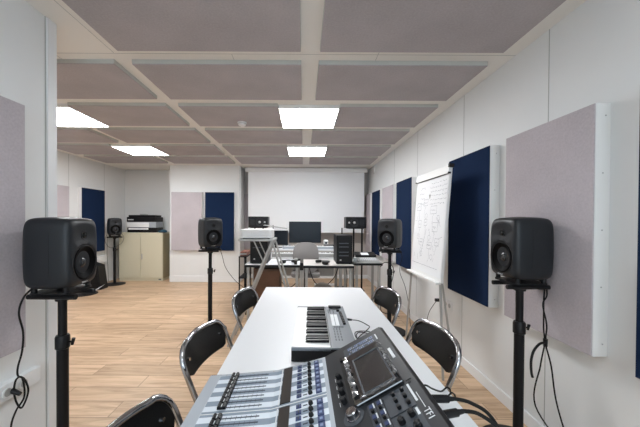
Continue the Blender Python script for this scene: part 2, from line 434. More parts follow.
# ================================================================ acoustic wall panels
def wall_panel(face, lo, hi, label, fab, wall=None, z0=0.665, z1=1.865, d=0.07):
    """face: 'r','l','e','b' ; lo..hi along the wall"""
    L = hi-lo; c = (lo+hi)/2
    if face == 'r': loc = (XR, c, z0); rz = R(-90)
    elif face == 'l': loc = (XL, c, z0); rz = R(90)
    elif face == 'e': loc = (XE, c, z0); rz = R(90)
    else: loc = (c, wall, z0); rz = 0
    t = thing('acoustic_panel', label, 'acoustic panel', loc, rz, 'upright acoustic panels on the walls')
    h = z1-z0; w2 = L/2; q = 0.008
    mb = MB()
    mb.box((-w2, -d, 0), (-w2+q, 0, h)); mb.box((w2-q, -d, 0), (w2, 0, h))
    mb.box((-w2+q, -d, 0), (w2-q, 0, q)); mb.box((-w2+q, -d, h-q), (w2-q, 0, h))
    mb.build('frame', M_frame, t)
    MB().box((-w2+0.002, -d-0.006, 0.002), (w2-0.002, -d, h-0.002)).build('fabric', fab, t, bev=0.002)
    if face in 'rle':
        for s in (-1, 1):
            for zz in (0.06, 0.33, 0.6, 0.87, 1.14):
                a = (s*w2, -0.025 if zz in (0.06, 1.14) else -0.035, zz)
                MB().cyl(a, (s*(w2+0.0015), a[1], zz), 0.0035, seg=10).build('screw', M_screw, t)
wall_panel('r', 0.586, 1.186, 'navy acoustic panel at the far right edge, nearest on the right wall', M_fab_b)
wall_panel('r', 1.365, 1.965, 'large mauve-grey acoustic panel behind the right foreground speaker', M_fab_l)
wall_panel('r', 2.136, 2.736, 'large navy acoustic panel just right of the flipchart', M_fab_b)
wall_panel('r', 3.68, 4.28, 'navy acoustic panel just left of the flipchart, behind a speaker', M_fab_b)
wall_panel('r', 4.44, 5.04, 'narrow-looking mauve-grey panel between the two farther navy panels of the right wall', M_fab_l)
wall_panel('r', 5.21, 5.81, 'farthest navy acoustic panel of the right wall, near the screen', M_fab_b)
wall_panel('r', 5.96, 6.40, 'mauve-grey sliver of a panel in the far right corner', M_fab_l)
wall_panel('e', 0.835, 1.435, 'mauve-grey acoustic panel on the near left partition, cut by the left photo edge', M_fab_l)
wall_panel('l', 4.40, 4.97, 'mauve-grey acoustic panel on the far left wall beside the navy one', M_fab_l)
wall_panel('l', 5.25, 5.86, 'navy acoustic panel on the far left wall above the black case', M_fab_b, z0=0.67, z1=1.88)
wall_panel('b', -2.735, -2.10, 'mauve-grey acoustic panel on the wall right of the cream cabinet', M_fab_l, YW, 0.665, 1.875)
wall_panel('b', -2.04, -1.435, 'navy acoustic panel on the back pier, behind a speaker on a stand', M_fab_b, YW, 0.665, 1.875)
wall_panel('b', -1.32, -0.75, 'mauve-grey panel at the left edge of the projection screen, half behind it', M_fab_l, YB, 0.665, 1.885)

# ================================================================ projection screen
t = thing('projection_screen', 'wide white pull-down projection screen on the back wall behind the monitor', 'projection screen', (0.05, 6.22, 1.045))
MB().box((-1.245, -0.003, 0.0), (1.245, 0.0, 1.30)).build('screen_cloth', M_screen, t)
MB().cyl((-1.25, -0.001, 0.0), (1.25, -0.001, 0.0), 0.012, seg=12).build('bottom_bar', M_white, t)
MB().prism(rrect(-0.05, 1.29, 0.05, ZC-1.045-0.01, 0.02), -1.30, 1.30, 'x').build('housing', M_white, t, bev=0.004)

# ================================================================ loudspeakers
def speaker_body(w, d, h):
    """rounded enclosure: superellipsoid from a subdivided cube, with dished front (front = -Y)"""
    bm = bmesh.new(); N = 30
    bmesh.ops.create_cube(bm, size=2)
    bmesh.ops.subdivide_edges(bm, edges=bm.edges[:], cuts=N, use_grid_fill=True)
    for v in bm.verts:
        p = v.co
        ax, ay, az = (abs(c) for c in p)
        e = 9.0
        l = (ax**e+ay**e+az**e)**(1/e)
        q = p/l
        # gently barrelled sides
        bx = 1-0.045*q.z*q.z-0.05*q.y*q.y
        bz = 1-0.025*q.x*q.x-0.04*q.y*q.y
        by = 1-0.03*q.z*q.z-0.05*q.x*q.x
        x, y, z = q.x*w/2*bx, q.y*d/2*by, q.z*h/2*bz
        if q.y < 0:
            t_ = min(1, max(0, (-q.y-0.80)/0.12))
            dx, dz = x, z-h*0.235
            rr = math.sqrt((dx/(w*0.40))**2+(dz/(h*0.20))**2)
            if rr < 1: y += t_*0.012*(1-rr*rr)**1.2
            dz = z+h*0.155
            rr = math.sqrt(dx*dx+dz*dz)/(w*0.375)
            if rr < 1: y += t_*0.016*min(1, (1-rr)*7)
        v.co = (x, y, z+h/2)
    return bm
def make_speaker(label, loc, rz):
    w_, d_, h_ = 0.240, 0.225, 0.345; z0 = 0.022
    t = thing('loudspeaker', label, 'loudspeaker', loc, rz, 'dark grey studio loudspeakers on stands')
    mb = MB(); mb.bm.free(); mb.bm = speaker_body(w_, d_, h_)
    for v in mb.bm.verts: v.co.z += z0
    mb.build('enclosure', M_spk, t, smooth=True)
    fy = -d_/2
    cz = z0+h_/2-h_*0.155
    mx = Matrix.Translation((0, fy+0.016, cz)) @ Matrix.Rotation(R(90), 4, 'X')
    # +Z of the lathe points to -Y
    MB().lathe([(0.096, 0.006), (0.094, 0.012), (0.088, 0.011), (0.086, 0.004)], 48, mx, cap=False).build('woofer_rim', M_black, t, smooth=True)
    MB().lathe([(0.0895, 0.008), (0.080, 0.012), (0.072, 0.008), (0.045, -0.006), (0.030, -0.011), (0.0, -0.012)], 48, mx, cap=False).build('woofer_cone', M_cone, t, smooth=True)
    MB().lathe([(0.031, -0.010), (0.026, 0.0), (0.014, 0.006), (0.0, 0.008)], 32, mx, cap=False).build('dust_cap', M_cap, t, smooth=True)
    tz = z0+h_/2+h_*0.235
    mx = Matrix.Translation((0, fy+0.0135, tz)) @ Matrix.Rotation(R(90), 4, 'X')
    MB().lathe([(0.024, 0.001), (0.021, 0.004), (0.016, 0.002), (0.013, 0.002)], 28, mx, cap=False).build('tweeter_ring', M_black, t, smooth=True)
    MB().lathe([(0.0135, 0.001), (0.010, 0.006), (0.005, 0.0085), (0.0, 0.009)], 24, mx, cap=False).build('tweeter_dome', M_dome, t, smooth=True)
    # seam round the enclosure
    pts = []
    for i in range(48):
        a = 2*PI*i/48; ca, sa = math.cos(a), math.sin(a); e = 7.0
        l = (abs(ca)**e+abs(sa)**e)**(1/e); qx, qz = ca/l, sa/l
        pts.append((qx*(w_/2)*(1-0.045*qz*qz)*1.0005, -0.02, z0+h_/2+qz*(h_/2)*(1-0.025*qx*qx)*1.0005))
    MB().tube(pts, 0.0012, 6, True).build('enclosure_seam', M_black, t)
    mb = MB()
    mb.prism(rrect(-0.10, -0.09, 0.10, 0.09, 0.03), 0.0, 0.008, 'z')
    for sx in (-0.08, 0.08):
        mb.cyl((sx, -0.07, 0.0), (sx, -0.07, 0.034), 0.012); mb.cyl((sx, 0.07, 0.0), (sx, 0.07, 0.034), 0.012)
    mb.build('isolation_stand', M_black, t)
    MB().cbox((0, 0.118, z0+0.08), (0.12, 0.012, 0.09)).build('rear_connector_panel', M_black, t)
    text_mesh('logo', 'GENELEC', 0.011, M_ink, Matrix.Translation((-0.027, fy+0.0045, z0+0.018)) @ Matrix.Rotation(R(90), 4, 'X'), t)
    return t
STAND_H = 0.962
def make_stand(label, loc, rz):
    t = thing('speaker_stand', label, 'speaker stand', loc, rz, 'black round-base speaker stands')
    MB().lathe([(0, 0), (0.190, 0), (0.194, 0.004), (0.192, 0.010), (0.16, 0.014), (0.06, 0.020), (0.035, 0.030), (0, 0.030)], 48).build('base', M_blackmet, t, smooth=True)
    MB().cyl((0, 0, 0.02), (0, 0, 0.70), 0.025, seg=28).build('lower_tube', M_blackmet, t, smooth=True)
    MB().cyl((0, 0, 0.69), (0, 0, STAND_H-0.02), 0.019, seg=24).build('upper_tube', M_blackmet, t, smooth=True)
    MB().lathe([(0.0255, 0.665), (0.031, 0.67), (0.031, 0.725), (0.027, 0.735), (0.020, 0.735)], 24, cap=False).build('collar', M_black, t, smooth=True)
    kb = MB().cyl((0.028, 0, 0.70), (0.05, 0, 0.70), 0.005).build('clamp_knob', M_black, t)
    MB().cyl((0.048, 0, 0.685), (0.056, 0, 0.718), 0.006, 0.008).build('lever', M_black, kb)
    mb = MB(); mb.cbox((0, 0, STAND_H-0.006), (0.16, 0.11, 0.012))
    mb.cyl((-0.115, -0.06, STAND_H-0.018), (0.115, -0.06, STAND_H-0.018), 0.0125)
    mb.cyl((-0.115, 0.06, STAND_H-0.018), (0.115, 0.06, STAND_H-0.018), 0.0125)
    mb.cyl((0, 0, STAND_H-0.05), (0, 0, STAND_H-0.012), 0.03)
    mb.build('top_bracket', M_black, t)
    return t
spots = [
    (1.233, 1.645, -91, 'right foreground by the large wall panel'),
    (-1.207, 1.447, 96, 'left foreground by the partition edge'),
    (-1.10, 3.41, 40, 'left of the table before the back pier'),
    (1.015, 3.40, -38, 'beside the right wall left of the flipchart'),
    (-3.79, 5.80, 42, 'in the far corner beside the cream cabinet'),
]
sp0 = st0 = None
for i, (x, y, a, where) in enumerate(spots):
    ls = 'dark grey loudspeaker on a stand, ' + where
    lt = 'black speaker stand, ' + where
    if i == 0:
        st0 = make_stand(lt, (x, y, 0), 0); sp0 = make_speaker(ls, (x, y, STAND_H), R(a))
    else:
        k_ = 0.984 if i == 1 else 1.0
        dup(st0, lt, (x, y, 0), 0).scale.z = k_; dup(sp0, ls, (x, y, STAND_H*k_), R(a))
dup(st0, 'black speaker stand whose round base shows behind the left foreground speaker', (-3.80, 5.02, 0), R(60))

# ================================================================ white meeting table
TZ = 0.74
t = thing('meeting_table', 'long white rectangular table carrying the mixing console and keyboard', 'table', (0.085, 1.235, 0))
MB().box((-0.399, -1.2, TZ-0.025), (0.399, 1.2, TZ)).build('tabletop', M_table, t, bev=0.002)
for sx in (-1, 1):
    for sy in (-1, 1):
        MB().cyl((sx*0.34, sy*1.12, 0), (sx*0.34, sy*1.12, TZ-0.025), 0.02).build('leg', M_greymet, t, smooth=True)
mb = MB()
for sx in (-1, 1): mb.cbox((sx*0.34, 0, TZ-0.045), (0.03, 2.2, 0.04))
for sy in (-1, 1): mb.cbox((0, sy*1.12, TZ-0.045), (0.64, 0.03, 0.04))
mb.build('apron_frame', M_greymet, t)

# ================================================================ folding chairs (local +X is where the sitter looks)
def make_chair(label, loc, rz):
    t = thing('folding_chair', label, 'chair', loc, rz, 'black folding chairs with chrome tubes round the table')
    hw = 0.189; rad = 0.011
    def prof(z):   # x of the main tube at height z
        if z > 0.42: return 0.52*(0.79-z)*(0.75+0.35*(0.79-z))
        x0 = 0.52*(0.79-0.42)*(0.75+0.35*(0.79-0.42))
        return x0+(0.42-z)*0.52
    side = [(prof(z), z) for z in [0.012+i*(0.71-0.012)/14 for i in range(15)]]
    pts = [(x, -hw, z) for x, z in side]
    rc = 0.08
    for i in range(1, 7):
        a = PI/2*i/6; z = 0.71+rc*math.sin(a); pts.append((prof(z), -hw+rc*(1-math.cos(a)), z))
    # gentle outward bow of the top rail
    for k in range(1, 8):
        y = (-hw+rc)+(2*(hw-rc))*k/8; pts.append((prof(0.79)-0.022*(1-(y/(hw-rc))**2), y, 0.79))
    for i in range(6, 0, -1):
        a = PI/2*i/6; z = 0.71+rc*math.sin(a); pts.append((prof(z), hw-rc*(1-math.cos(a)), z))
    pts += [(x, hw, z) for x, z in side[::-1]]
    MB().tube(pts, rad, 12).build('frame_tube', M_chrome, t, smooth=True)
    # rear legs: a second U
    for s in (-1, 1):
        MB().tube([(-0.06, s*(hw-0.025), 0.012), (0.10, s*(hw-0.025), 0.28), (0.20, s*(hw-0.025), 0.46)], 0.0095, 12).build('leg', M_chrome, t, smooth=True)
    MB().cyl((-0.02, -hw+0.028, 0.08), (-0.02, hw-0.028, 0.08), 0.008).build('stretcher', M_chrome, t, smooth=True)
    MB().cyl((prof(0.14), -hw, 0.14), (prof(0.14), hw, 0.14), 0.008).build('stretcher', M_chrome, t, smooth=True)
    for x, yy in ((prof(0.012), hw), (-0.06, hw-0.028)):
        for s in (-1, 1): MB().cyl((x, s*yy, 0), (x-0.004, s*yy, 0.03), 0.013).build('foot_cap', M_black, t)
    # seat
    mb = MB(); mb.prism(rrect(0.12, -0.172, 0.50, 0.172, 0.05), 0.435, 0.460, 'z'); mb.build('seat', M_blackvinyl, t, bev=0.008)
    # back plate
    mb = MB(); nu, nv = 16, 8; G = [[], []]
    for k, off in enumerate((0, 0.010)):
        for iu in range(nu+1):
            u = -1+2*iu/nu; col = []
            for iv in range(nv+1):
                v = iv/nv
                # width narrows in rounded corners
                ztop, zbot = 0.776, 0.658
                au = abs(u); cut = max(0, au-0.72)/0.28
                zt = ztop-0.050*(1-math.sqrt(max(0, 1-cut*cut))); zb = zbot+0.055*(1-math.sqrt(max(0, 1-cut*cut)))
                z = zb+(zt-zb)*v; y = u*(hw-0.008)
                col.append(mb.bm.verts.new((prof(z)-0.030*(1-u*u)-off+0.003, y, z)))
            G[k].append(col)
    for k in (0, 1):
        for a in range(nu):
            for b in range(nv): mb.bm.faces.new((G[k][a][b], G[k][a+1][b], G[k][a+1][b+1], G[k][a][b+1]))
    for a in range(nu):
        mb.bm.faces.new((G[0][a][0], G[0][a+1][0], G[1][a+1][0], G[1][a][0])); mb.bm.faces.new((G[0][a][nv], G[0][a+1][nv], G[1][a+1][nv], G[1][a][nv]))
    for b in range(nv):
        mb.bm.faces.new((G[0][0][b], G[0][0][b+1], G[1][0][b+1], G[1][0][b])); mb.bm.faces.new((G[0][nu][b], G[0][nu][b+1], G[1][nu][b+1], G[1][nu][b]))
    mb.build('backrest', M_blackvinyl, t, smooth=True)
    for s in (-1, 1):
        y = s*(hw-0.05); x = prof(0.722)-0.030*(1-(y/(hw-0.008))**2)
        MB().cyl((x-0.012, y, 0.722), (x+0.012, y, 0.724), 0.007, seg=14).build('rivet', M_chrome, t)
    return t
ch0 = make_chair('black folding chair cut off at the bottom edge, nearest on the left of the table', (-0.450, 0.700, 0), R(-9))
dup(ch0, 'black folding chair in the middle of the left side of the table', (-0.472, 1.340, 0), R(-10))
dup(ch0, 'farthest black folding chair on the left side of the table', (-0.435, 2.07, 0), R(-13))
dup(ch0, 'nearer black folding chair on the right side of the table', (0.640, 1.372, 0), R(187))
dup(ch0, 'farther black folding chair on the right side of the table, below the speaker', (0.632, 2.12, 0), R(191))

# ================================================================ mixing console
mc_y0, mc_y1 = 0.49, 1.00
cy = (mc_y0+mc_y1)/2
t = thing('mixing_console', 'large digital mixing console with silver fader deck and dark touch-screen section', 'mixing console', (0, cy, TZ))
def ly(y): return y-cy
hy = (mc_y1-mc_y0)/2
PF = [(-0.318, 0.024), (-0.283, 0.026), (-0.0864, 0.0436), (0.0767, 0.0904), (0.2620, 0.1960)]
def dz(x):
    for (x0, z0), (x1, z1) in zip(PF, PF[1:]):
        if x <= x1: return z0+(z1-z0)*(x-x0)/(x1-x0)
    return PF[-1][1]
def dslope(x):
    for (x0, z0), (x1, z1) in zip(PF, PF[1:]):
        if x <= x1: return math.atan2(z1-z0, x1-x0)
    return 0
def onDeck(x, y, lift=0):
    a = dslope(x); return Matrix.Translation((x, ly(y), dz(x))) @ Matrix.Rotation(-a, 4, 'Y') @ Matrix.Translation((0, 0, lift))
tk = 0.004
def skin(x0, x1, th=tk): return [(x0, dz(x0+1e-6)), (x1, dz(x1-1e-6)), (x1, dz(x1-1e-6)-th), (x0, dz(x0+1e-6)-th)]
# body under the deck
MB().prism([(-0.314, 0.006), (-0.318, 0.020), (-0.283, 0.0215), (-0.0864, 0.0390), (0.0767, 0.0858), (0.2600, 0.1890), (0.280, 0.150), (0.290, 0.012), (0.27, 0.006)], -hy+0.006, hy-0.006, 'y').build('chassis', M_black, t, bev=0.003)
mb = MB()
for sx in (-0.27, 0.22):
    for sy in (-0.2, 0.2): mb.cyl((sx, sy, 0), (sx, sy, 0.008), 0.012)
split_build(mb, 'foot', M_rubber, t)
MB().prism(skin(-0.320, -0.281), -hy, hy, 'y').build('armrest', M_silver, t, bev=0.002)
fdeck = MB().prism(skin(-0.281, -0.0864), -hy+0.012, hy-0.012, 'y').build('fader_deck', M_deck, t)
cdeck = MB().prism(skin(-0.0864, 0.0660), -hy+0.012, hy-0.012, 'y').build('channel_deck', M_deck, t)
mb = MB()
mb.prism(skin(-0.281, -0.0864), hy-0.012, hy, 'y'); mb.prism(skin(-0.0864, 0.0767), hy-0.012, hy, 'y')
mb.prism(skin(-0.281, -0.0864), -hy, -hy+0.012, 'y'); mb.prism(skin(-0.0864, 0.0767), -hy, -hy+0.012, 'y')
mb.prism(skin(0.0660, 0.0767), -hy+0.012, hy-0.012, 'y')
mb.build('silver_border', M_silver, t)
cpan = MB().prism(skin(0.0767, 0.2620, 0.005), -hy, hy, 'y').build('control_panel', M_darkdeck, t, bev=0.0015)
# side cheek (far and near end)
for s in (-1, 1):
    a, b = (hy, hy+0.004) if s > 0 else (-hy-0.004, -hy)
    MB().prism([(-0.314, 0.006)]+[(x, z-0.002) for x, z in PF]+[(0.272, 0.165), (0.285, 0.012), (0.27, 0.006)], a, b, 'y').build('side_cheek', M_black, t)
# back rail: glossy dark bar behind the panel edge
MB().prism([(0.2620, 0.1960), (0.274, 0.194), (0.304, 0.152), (0.318, 0.060), (0.310, 0.030), (0.292, 0.030), (0.282, 0.150), (0.262, 0.188)], -hy, hy, 'y').build('rear_rail', M_black, t, bev=0.002)
# divider between fader banks
mb = MB()
yd = 0.7911
for x0, x1 in ((-0.281, -0.0866), (-0.0862, 0.0660)):
    mb.prism([(x0, dz(x0+1e-6)+0.0008), (x1, dz(x1-1e-6)+0.0008), (x1, dz(x1-1e-6)-0.001), (x0, dz(x0+1e-6)-0.001)], ly(yd)-0.0012, ly(yd)+0.0012, 'y')
add_print(fdeck, mb, M_white)
ysf = [0.9775-0.0233*i for i in range(8)]+[0.7678-0.0233*i for i in range(8)]+[0.535]
mb = MB(); mt = MB()
for y in ysf:
    for off in (0,):
        m_ = onDeck(-0.178, y, 0.0003); mb.cbox((0, 0, 0), (0.125, 0.0036, 0.0012), m_)
    for i in range(9):
        x = -0.232+i*0.0135; mt.cbox((0, 0, 0), (0.0009, 0.014, 0.0008), onDeck(x, y, 0.0002))
add_print(fdeck, mb, M_inkdk); add_print(fdeck, mt, M_inkdk)
# fader caps: two rounded halves with a waist, white line
mp = MB(); cap_me = None; line_me = None
def cap_mesh():
    mb = MB()
    mb.prism([(-0.0125, 0.002), (-0.0115, 0.010), (-0.006, 0.0125), (-0.0015, 0.0085), (0.0015, 0.0085), (0.006, 0.0125), (0.0115, 0.010), (0.0125, 0.002)], -0.0100, 0.0100, 'y')
    return mb
first = None
for y in ysf:
    if first is None:
        first = cap_mesh().build('fader', M_black, t, bev=0.0008); c = first
        ln = MB().cbox((0, 0, 0.0088), (0.0022, 0.012, 0.0008)).build('fader_line', M_ink, c)
    else:
        c = first.copy(); C.objects.link(c); c.parent = t
        l2 = ln.copy(); C.objects.link(l2); l2.parent = c
    m_ = onDeck(-0.228, y, 0); c.matrix_local = m_
# channel name display strips
for y0, y1 in ((0.9900, 0.8000), (0.7830, 0.5950)):
    mb = MB(); m_ = onDeck(-0.049, (y0+y1)/2, 0.001); mb.cbox((0, 0, 0), (0.030, y0-y1, 0.003), m_); mb.build('channel_display', M_brownlcd, t)
    mb = MB(); m_ = onDeck(-0.068, (y0+y1)/2, 0.0008); mb.cbox((0, 0, 0), (0.003, y0-y1, 0.002), m_); mb.build('display_edge', M_ink, t)
b1 = MB(); b2 = MB(); b3 = MB(); b4 = MB(); b5 = MB()
for y in ysf[:16]:
    b1.cbox((0, 0, 0.001), (0.014, 0.013, 0.004), onDeck(-0.010, y))
    b5.cbox((0, 0, 0.0005), (0.012, 0.003, 0.0012), onDeck(0.007, y))
    b3.cbox((0, 0, 0.0012), (0.017, 0.019, 0.0035), onDeck(0.046, y))
    b4.cbox((0, 0, 0.0035), (0.007, 0.008, 0.001), onDeck(0.046, y))
    b5.cbox((0, 0, 0.0035), (0.003, 0.010, 0.001), onDeck(-0.010, y))
split_build(b1, 'select_button', M_blue, t); cb = split_build(b3, 'cue_button', M_blue, t)
add_print(cdeck, b4, M_bluelt); add_print(cdeck, b5, M_inkdk)
gk = None
for y in ysf[:16]:
    if gk is None: gk = MB().lathe([(0.0065, 0), (0.0060, 0.006), (0.0035, 0.009), (0, 0.009)], 16, None).build('gain_knob', M_black, t, smooth=True); c = gk
    else: c = gk.copy(); C.objects.link(c); c.parent = t
    c.matrix_local = onDeck(0.022, y, 0)
# screws along the far border
mb = MB()
for x in (-0.262, -0.17, -0.10, 0.03): mb.lathe([(0.003, 0), (0.003, 0.001), (0, 0.001)], 10, onDeck(x, 0.994, 0))
split_build(mb, 'screw', M_screw, t)

# touch screen block
def deckbox(mb, x0, x1, y0, y1, z0, z1):
    """box lying on the dark panel, x measured along world X"""
    a = dslope(0.15); L = (x1-x0)/math.cos(a)
    m_ = onDeck((x0+x1)/2, (y0+y1)/2, 0); mb.box((-L/2, -(y1-y0)/2, z0), (L/2, (y1-y0)/2, z1), m_); return mb
def frame(mb, x0, x1, y0, y1, b, z0, z1):
    deckbox(mb, x0, x0+b, y0, y1, z0, z1); deckbox(mb, x1-b, x1, y0, y1, z0, z1)
    deckbox(mb, x0+b, x1-b, y0, y0+b, z0, z1); deckbox(mb, x0+b, x1-b, y1-b, y1, z0, z1); return mb
scr = deckbox(MB(), 0.128, 0.240, 0.676, 0.905, 0, 0.010).build('touch_screen', M_film, t, bev=0.003)
deckbox(MB(), 0.157, 0.224, 0.697, 0.858, 0.010, 0.0108).build('display_glass', M_glass, scr)
frame(MB(), 0.1525, 0.2285, 0.6925, 0.8625, 0.004, 0.010, 0.0135).build('display_rim', M_darkpad, scr, bev=0.0012)
# crinkled protective film round the screen: thin glossy ribbons
random.seed(3)
def ribbon(x0, y0, x1, y1, wd, nm):
    mb = MB(); n = 14; rows = []
    for i in range(n+1):
        u = i/n; x = x0+(x1-x0)*u+random.uniform(-1, 1)*0.0012; y = y0+(y1-y0)*u; row = []
        dx, dy = (x1-x0), (y1-y0); ln = math.hypot(dx, dy); nx, ny = -dy/ln, dx/ln
        for k in (-1, 0, 1):
            xx = x+nx*wd*k*random.uniform(0.6, 1.3); yy = y+ny*wd*k*random.uniform(0.6, 1.3)
            row.append(mb.bm.verts.new(onDeck(min(0.255, max(0.08, xx)), yy, 0.0125+random.uniform(0, 0.0045)+0.002*(k == 0)).translation))
        rows.append(row)
    for A, B in zip(rows, rows[1:]):
        for k in (0, 1): mb.bm.faces.new((A[k], A[k+1], B[k+1], B[k]))
    o = mb.build(nm, M_crinkle, scr); return o
M_crinkle = mat('clear crinkled film', (0.30, 0.31, 0.33), 0.10, 0.0, coat=1.0)
nt = M_crinkle.node_tree; bs = nt.nodes['Principled BSDF']; bs.inputs['Transmission Weight'].default_value = 0.75; bs.inputs['IOR'].default_value = 1.35
ribbon(0.136, 0.700, 0.136, 0.890, 0.0065, 'film_strip'); ribbon(0.2345, 0.700, 0.2345, 0.885, 0.0050, 'film_strip')
ribbon(0.145, 0.684, 0.228, 0.684, 0.0045, 'film_strip')
deckbox(MB(), 0.118, 0.127, 0.690, 0.900, 0, 0.003).build('key_column', M_black, t)
mb = MB()
for i in range(4): mb.lathe([(0.0085, 0), (0.0080, 0.013), (0.006, 0.015), (0, 0.015)], 20, onDeck(0.106, 0.832-0.0365*i, 0))
split_build(mb, 'user_knob', M_black, t, smooth=True)
mb = MB()
for i in range(4): mb.cbox((0, 0, 0.0003), (0.0015, 0.016, 0.0006), onDeck(0.0945, 0.832-0.0365*i))
add_print(cpan, mb, M_ink)
MB().lathe([(0.017, 0), (0.0165, 0.004), (0.0145, 0.005), (0.014, 0.016), (0.012, 0.018), (0, 0.017)], 32, onDeck(0.118, 0.658, 0)).build('jog_knob', M_chrome, t, smooth=True)
MB().lathe([(0.026, 0), (0.026, 0.0015), (0, 0.0015)], 32, onDeck(0.118, 0.658, 0)).build('jog_plate', M_darkpad, t)
# meter strip at the far end
ms = deckbox(MB(), 0.136, 0.240, 0.918, 0.968, 0, 0.002).build('meter_panel', M_darkpad, t, bev=0.0008)
mb = MB(); m2 = MB()
random.seed(5)
for i in range(15):
    x = 0.150+i*0.0054
    for j, y in enumerate((0.926, 0.935, 0.951, 0.960)):
        if random.random() < 0.75: deckbox(mb, x, x+0.0036, y-0.0028, y+0.0028, 0.002, 0.0028)
        if random.random() < 0.25: deckbox(m2, x, x+0.003, y-0.0012, y+0.0012, 0.0028, 0.0032)
add_print(ms, mb, M_bluelt); add_print(ms, m2, M_ink)
mb = MB(); deckbox(mb, 0.238, 0.2415, 0.925, 0.962, 0.002, 0.003); add_print(ms, mb, M_ink)
mb = MB()
for x in (0.124, 0.133): deckbox(mb, x-0.004, x+0.004, 0.905, 0.922, 0, 0.008)
split_build(mb, 'panel_key', M_black, t)
deckbox(MB(), 0.2475, 0.2545, 0.790, 0.845, 0, 0.0012).build('white_label', M_ink, t)
# knob section near the screen's near end
kp = deckbox(MB(), 0.184, 0.238, 0.598, 0.668, 0, 0.0022).build('knob_section', M_darkpad, t, bev=0.001)
mb = MB()
for x, y in ((0.227, 0.655), (0.207, 0.655), (0.227, 0.633), (0.207, 0.633), (0.227, 0.611), (0.207, 0.611)):
    mb.lathe([(0.0048, 0.002), (0.0045, 0.009), (0, 0.010)], 16, onDeck(x, y, 0))
split_build(mb, 'knob', M_black, kp, smooth=True)
mb = MB(); deckbox(mb, 0.240, 0.2445, 0.608, 0.668, 0, 0.001); add_print(kp, mb, M_ink)
for (x0, x1) in ((0.150, 0.1655), (0.1675, 0.182)):
    kp = deckbox(MB(), x0, x1, 0.520, 0.668, 0, 0.0022).build('key_section', M_darkpad, t, bev=0.001)
    mb = MB(); m2 = MB(); m3 = MB()
    xc = (x0+x1)/2
    for y in (0.655, 0.622, 0.589, 0.556):
        deckbox(mb, xc-0.004, xc+0.004, y-0.005, y+0.005, 0.002, 0.005)
        deckbox(m2, x1-0.004, x1-0.001, y-0.006, y+0.010, 0.002, 0.0028)
        m3.lathe([(0.0042, 0.002), (0.004, 0.008), (0, 0.009)], 14, onDeck(xc, y-0.0155, 0))
    add_print(kp, m2, M_ink); split_build(mb, 'key', M_blue, kp); split_build(m3, 'knob', M_black, kp, smooth=True)
kp = deckbox(MB(), 0.184, 0.238, 0.510, 0.594, 0, 0.0022).build('knob_section', M_darkpad, t, bev=0.001)
mb = MB()
for x, y in ((0.222, 0.578), (0.200, 0.572), (0.222, 0.545), (0.200, 0.540)):
    mb.lathe([(0.0075, 0.002), (0.0072, 0.012), (0.005, 0.014), (0, 0.014)], 20, onDeck(x, y, 0))
split_build(mb, 'knob', M_black, kp, smooth=True)
mb = MB(); deckbox(mb, 0.231, 0.236, 0.570, 0.590, 0.002, 0.003); add_print(kp, mb, M_ink)
# printing along the rear edge
mb = MB(); deckbox(mb, 0.2482, 0.2496, 0.582, 0.632, 0, 0.0008); add_print(cpan, mb, M_ink)
a_ = dslope(0.15)
txt = onDeck(0.2425, 0.578, 0.0006) @ Matrix.Rotation(R(-90), 4, 'Z')
text_mesh('logo', 'TF1', 0.020, M_ink, txt, t)
mb = MB(); mb.lathe([(0.0045, 0), (0.0045, 0.0012), (0, 0.0012)], 16, onDeck(0.2495, 0.674, 0)); deckbox(mb, 0.243, 0.256, 0.680, 0.6815, 0, 0.0012)
add_print(cpan, mb, M_black)

# cables leaving the console's back
def cable(label, pts, r=0.003, name='cable', m=None, n=8, grp=None, cat='cable'):
    o = MB().tube(spline(pts, n), r, 8).build(name, m or M_rubber, None, smooth=True)
    return tag(o, label, cat, grp)
def plug_cable(label, p, q, rest, r):
    t = thing('audio_cable', label, 'cable', (0, 0, 0))
    p = Vector(p); q = Vector(q); d = (q-p).normalized()
    MB().cyl(p, p+(q-p)*0.75, 0.010, 0.0095).build('connector', M_black, t, smooth=True)
    MB().cyl(p+(q-p)*0.75, q, 0.0070, 0.0045).build('strain_relief', M_black, t, smooth=True)
    MB().tube(spline([q-d*0.01, q]+rest, 8), r, 8).build('wire', M_rubber, t, smooth=True)
    return t
plug_cable('thick black cable with connector plugged in the console back, farther one', (0.317, 0.735, 0.850), (0.392, 0.742, 0.846), [(0.435, 0.742, 0.835), (0.485, 0.735, 0.800), (0.525, 0.72, 0.70), (0.545, 0.70, 0.50), (0.55, 0.72, 0.2), (0.60, 0.80, 0.006), (0.72, 1.0, 0.006)], 0.0048)
plug_cable('thick black cable with connector plugged in the console back, nearer one', (0.320, 0.695, 0.832), (0.400, 0.712, 0.834), [(0.440, 0.712, 0.825), (0.490, 0.700, 0.785), (0.525, 0.68, 0.69), (0.548, 0.66, 0.5), (0.55, 0.66, 0.2), (0.60, 0.70, 0.006), (0.74, 0.80, 0.006)], 0.0048)
cable('thin black cable looping over the table edge beside the console', [(0.3135, 0.780, 0.850), (0.345, 0.81, 0.842), (0.39, 0.865, 0.800), (0.445, 0.925, 0.757), (0.488, 0.965, 0.745), (0.502, 0.97, 0.68), (0.51, 0.95, 0.3), (0.54, 0.96, 0.006)], 0.0026)
cable('second thin black cable beside it over the table edge', [(0.3145, 0.760, 0.842), (0.345, 0.785, 0.828), (0.395, 0.835, 0.788), (0.447, 0.895, 0.755), (0.488, 0.935, 0.745), (0.503, 0.94, 0.68), (0.512, 0.92, 0.3), (0.54, 0.90, 0.006)], 0.0026)

